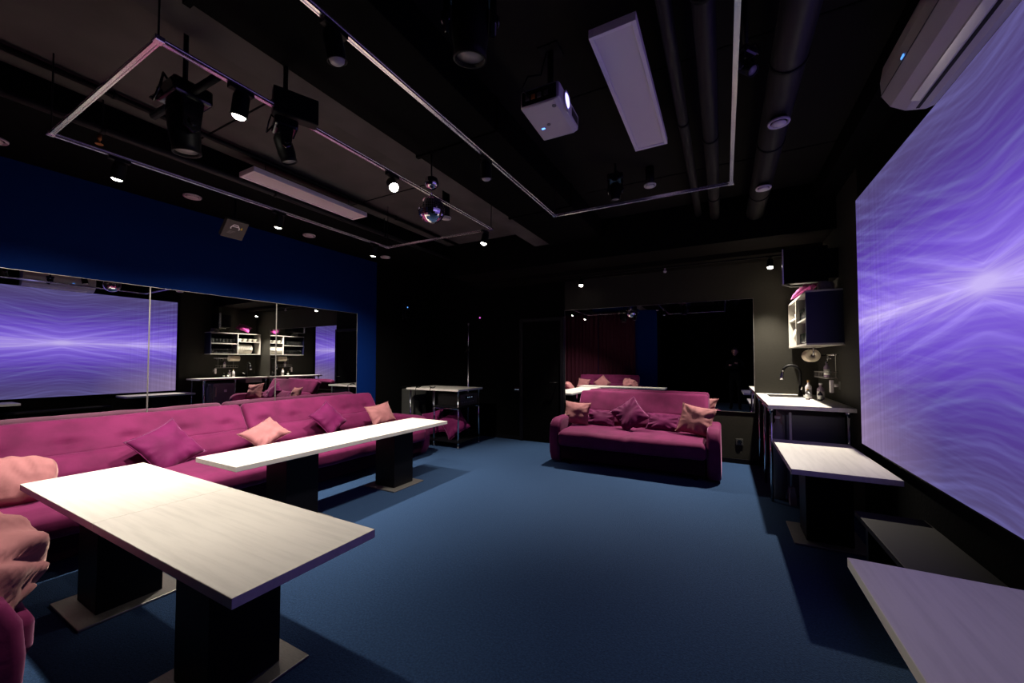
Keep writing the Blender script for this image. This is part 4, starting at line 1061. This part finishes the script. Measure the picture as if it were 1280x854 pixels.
# body: faces +y (towards the mirror)
nodes = [(0, 0, 0.93, (0.155, 0.105)), (0, 0.0, 1.08, (0.135, 0.095)), (0, 0.0, 1.24, (0.155, 0.10)), (0, -0.005, 1.36, (0.10, 0.075)), (0, 0.01, 1.44, 0.052), (0, 0.02, 1.50, 0.05),
         (-0.165, 0, 1.345, 0.058), (-0.225, 0.03, 1.10, 0.045), (-0.13, 0.24, 1.17, 0.036), (-0.085, 0.33, 1.23, 0.026),
         (0.165, 0, 1.345, 0.058), (0.225, 0.03, 1.12, 0.045), (0.13, 0.24, 1.21, 0.036), (0.075, 0.33, 1.28, 0.026),
         (-0.09, 0, 0.86, 0.09), (-0.10, 0.02, 0.48, 0.058), (-0.105, 0.0, 0.10, 0.040), (-0.11, 0.06, 0.045, 0.040), (-0.12, 0.15, 0.035, 0.034),
         (0.09, 0, 0.86, 0.09), (0.10, 0.02, 0.48, 0.058), (0.105, 0.0, 0.10, 0.040), (0.11, 0.06, 0.045, 0.040), (0.12, 0.15, 0.035, 0.034)]
edges = [(0, 1), (1, 2), (2, 3), (3, 4), (4, 5), (3, 6), (6, 7), (7, 8), (8, 9), (3, 10), (10, 11), (11, 12), (12, 13),
         (0, 14), (14, 15), (15, 16), (16, 17), (17, 18), (0, 19), (19, 20), (20, 21), (21, 22), (22, 23)]
skin_mesh('body', nodes, edges, M['cloth'], t)
# head with face
bm = new_bm(); bmesh.ops.create_uvsphere(bm, u_segments=32, v_segments=24, radius=1.0)
for v in bm.verts:
    x, y, z = v.co
    X, Y, Z = x * 0.074, y * 0.092, z * 0.115
    if z < 0: X *= 1 - 0.30 * (-z) ** 1.5; Y *= 1 - 0.12 * (-z)
    if y > 0.3:
        Y += 0.020 * math.exp(-(x / 0.17) ** 2 - ((z + 0.14) / 0.22) ** 2)          # nose
        Y -= 0.010 * math.exp(-((abs(x) - 0.36) / 0.16) ** 2 - ((z - 0.10) / 0.13) ** 2)  # eye hollows
        Y += 0.006 * math.exp(-(x / 0.3) ** 2 - ((z + 0.50) / 0.07) ** 2)           # lips
        Y += 0.008 * math.exp(-(x / 0.35) ** 2 - ((z + 0.85) / 0.15) ** 2)
    v.co = (X, Y + 0.03, Z + 1.61)
    pass
for f in bm.faces: f.smooth = True
finish('head', bm, M['skin'], t, smooth=True)
for s in (-1, 1):
    bm = new_bm(); bmesh.ops.create_uvsphere(bm, u_segments=12, v_segments=10, radius=1.0)
    for v in bm.verts: v.co = (v.co.x * 0.010 + s * 0.077, v.co.y * 0.018 + 0.02, v.co.z * 0.030 + 1.60)
    finish('ear', bm, M['skin'], t, smooth=True)
bm = new_bm(); bmesh.ops.create_uvsphere(bm, u_segments=28, v_segments=20, radius=1.0)
for v in bm.verts:
    x, y, z = v.co
    k = 1.0
    if y > 0.2 and z < 0.45: k = 0.86
    if z < -0.35: k = 0.86
    v.co = (x * 0.083 * k, (y * 0.101 * k) + 0.025, z * 0.122 * k + 1.618)
finish('hair', bm, M['hair'], t, smooth=True)
def hand(side, wrist, grip):
    """palm and five fingers curling round the camera body"""
    wx, wy, wz = wrist; s = side
    nd = [(wx, wy, wz, 0.024), (wx - s * 0.004, wy + 0.035, wz + 0.012, (0.030, 0.016)), (wx - s * 0.006, wy + 0.065, wz + 0.02, (0.034, 0.014))]
    ed = [(0, 1), (1, 2)]
    skin_mesh('hand_palm', nd, ed, M['skin'], t, 0, 2)
    for k in range(4):
        bx = wx - s * 0.006 + (k - 1.5) * 0.017; l = (0.030, 0.034, 0.031, 0.025)[k]
        skin_mesh('finger', [(bx, wy + 0.06, wz + 0.02, 0.009), (bx, wy + 0.065 + l, wz + 0.028, 0.009), (bx - s * 0.006, wy + 0.072 + l * 1.3, wz + 0.004, 0.008), (bx - s * 0.012, wy + 0.06 + l, wz - 0.016, 0.007)],
                  [(0, 1), (1, 2), (2, 3)], M['skin'], t, 0, 1)
    skin_mesh('thumb', [(wx - s * 0.022, wy + 0.03, wz + 0.012, 0.011), (wx - s * 0.044, wy + 0.055, wz + 0.022, 0.010), (wx - s * 0.050, wy + 0.083, wz + 0.026, 0.008)], [(0, 1), (1, 2)], M['skin'], t, 0, 1)
hand(1, (0.075, 0.325, 1.278), 0); hand(-1, (-0.085, 0.325, 1.228), 0)
t2 = empty('camera_remote', (0.30, -0.245, 1.19), 'small black camera device held in both hands of the reflected person', 'camera', None, 0.12)
bm = new_bm(); box(bm, -0.065, 0.065, 0.03, 0.075, 0.045, 0.085); finish('body', bm, M['black_plastic'], t2, bevel=0.006)
bm = new_bm(); lathe(bm, [(0.022, 0), (0.022, 0.03), (0.019, 0.03), (0.018, 0.02)], 20, (0, 0.105, 0.066), mtx=Matrix.Rotation(PI / 2, 4, 'X')); finish('lens', bm, M['black_gloss'], t2)

# small pieces belong to the part that carries them
NEST = {'bulb': 'can', 'fringe': 'cushion_body', 'piping': 'cushion_body', 'contact': 'socket_well', 'lens': 'head',
        'display': 'front_panel', 'button': 'front_panel', 'indicator': 'front_panel', 'sticker': 'door', 'handle': 'door',
        'door_handle': 'door_leaf', 'drain': 'basin', 'spray_head': 'spout', 'connector': 'connector_panel', 'hook': 'bar'}
for root in [o for o in COL.objects if o.parent is None]:
    kids = list(root.children)
    for ch in kids:
        want = NEST.get(ch.name.split('.')[0])
        if not want: continue
        for p in kids:
            if p.name.split('.')[0] == want and p.type == 'MESH': ch.parent = p; break

# ------------------------------------------------------------------ world, camera, view
w = bpy.data.worlds.new('World'); SC.world = w; w.use_nodes = True
w.node_tree.nodes['Background'].inputs['Color'].default_value = (0, 0, 0, 1)
w.node_tree.nodes['Background'].inputs['Strength'].default_value = 0.0
cd = bpy.data.cameras.new('camera'); cam = bpy.data.objects.new('camera', cd); COL.objects.link(cam)
cam.location = (0, 0, 1.36)
cam.rotation_euler = (math.radians(90 + 1.7), 0, math.radians(28.4))
cd.sensor_fit = 'HORIZONTAL'; cd.sensor_width = 36; cd.lens = 487.0 / 1280 * 36
cd.shift_y = 9.5 / 1280; cd.clip_start = 0.02; cd.clip_end = 60
SC.camera = cam
SC.view_settings.view_transform = 'Standard'; SC.view_settings.look = 'None'
SC.view_settings.exposure = 0.0; SC.view_settings.gamma = 1.0; SC.view_settings.use_curve_mapping = False
SC.cycles.caustics_reflective = False; SC.cycles.caustics_refractive = False
SC.cycles.max_bounces = 10; SC.cycles.glossy_bounces = 8; SC.cycles.diffuse_bounces = 4
SC.cycles.use_denoising = True
SC.cycles.sample_clamp_indirect = 4.0
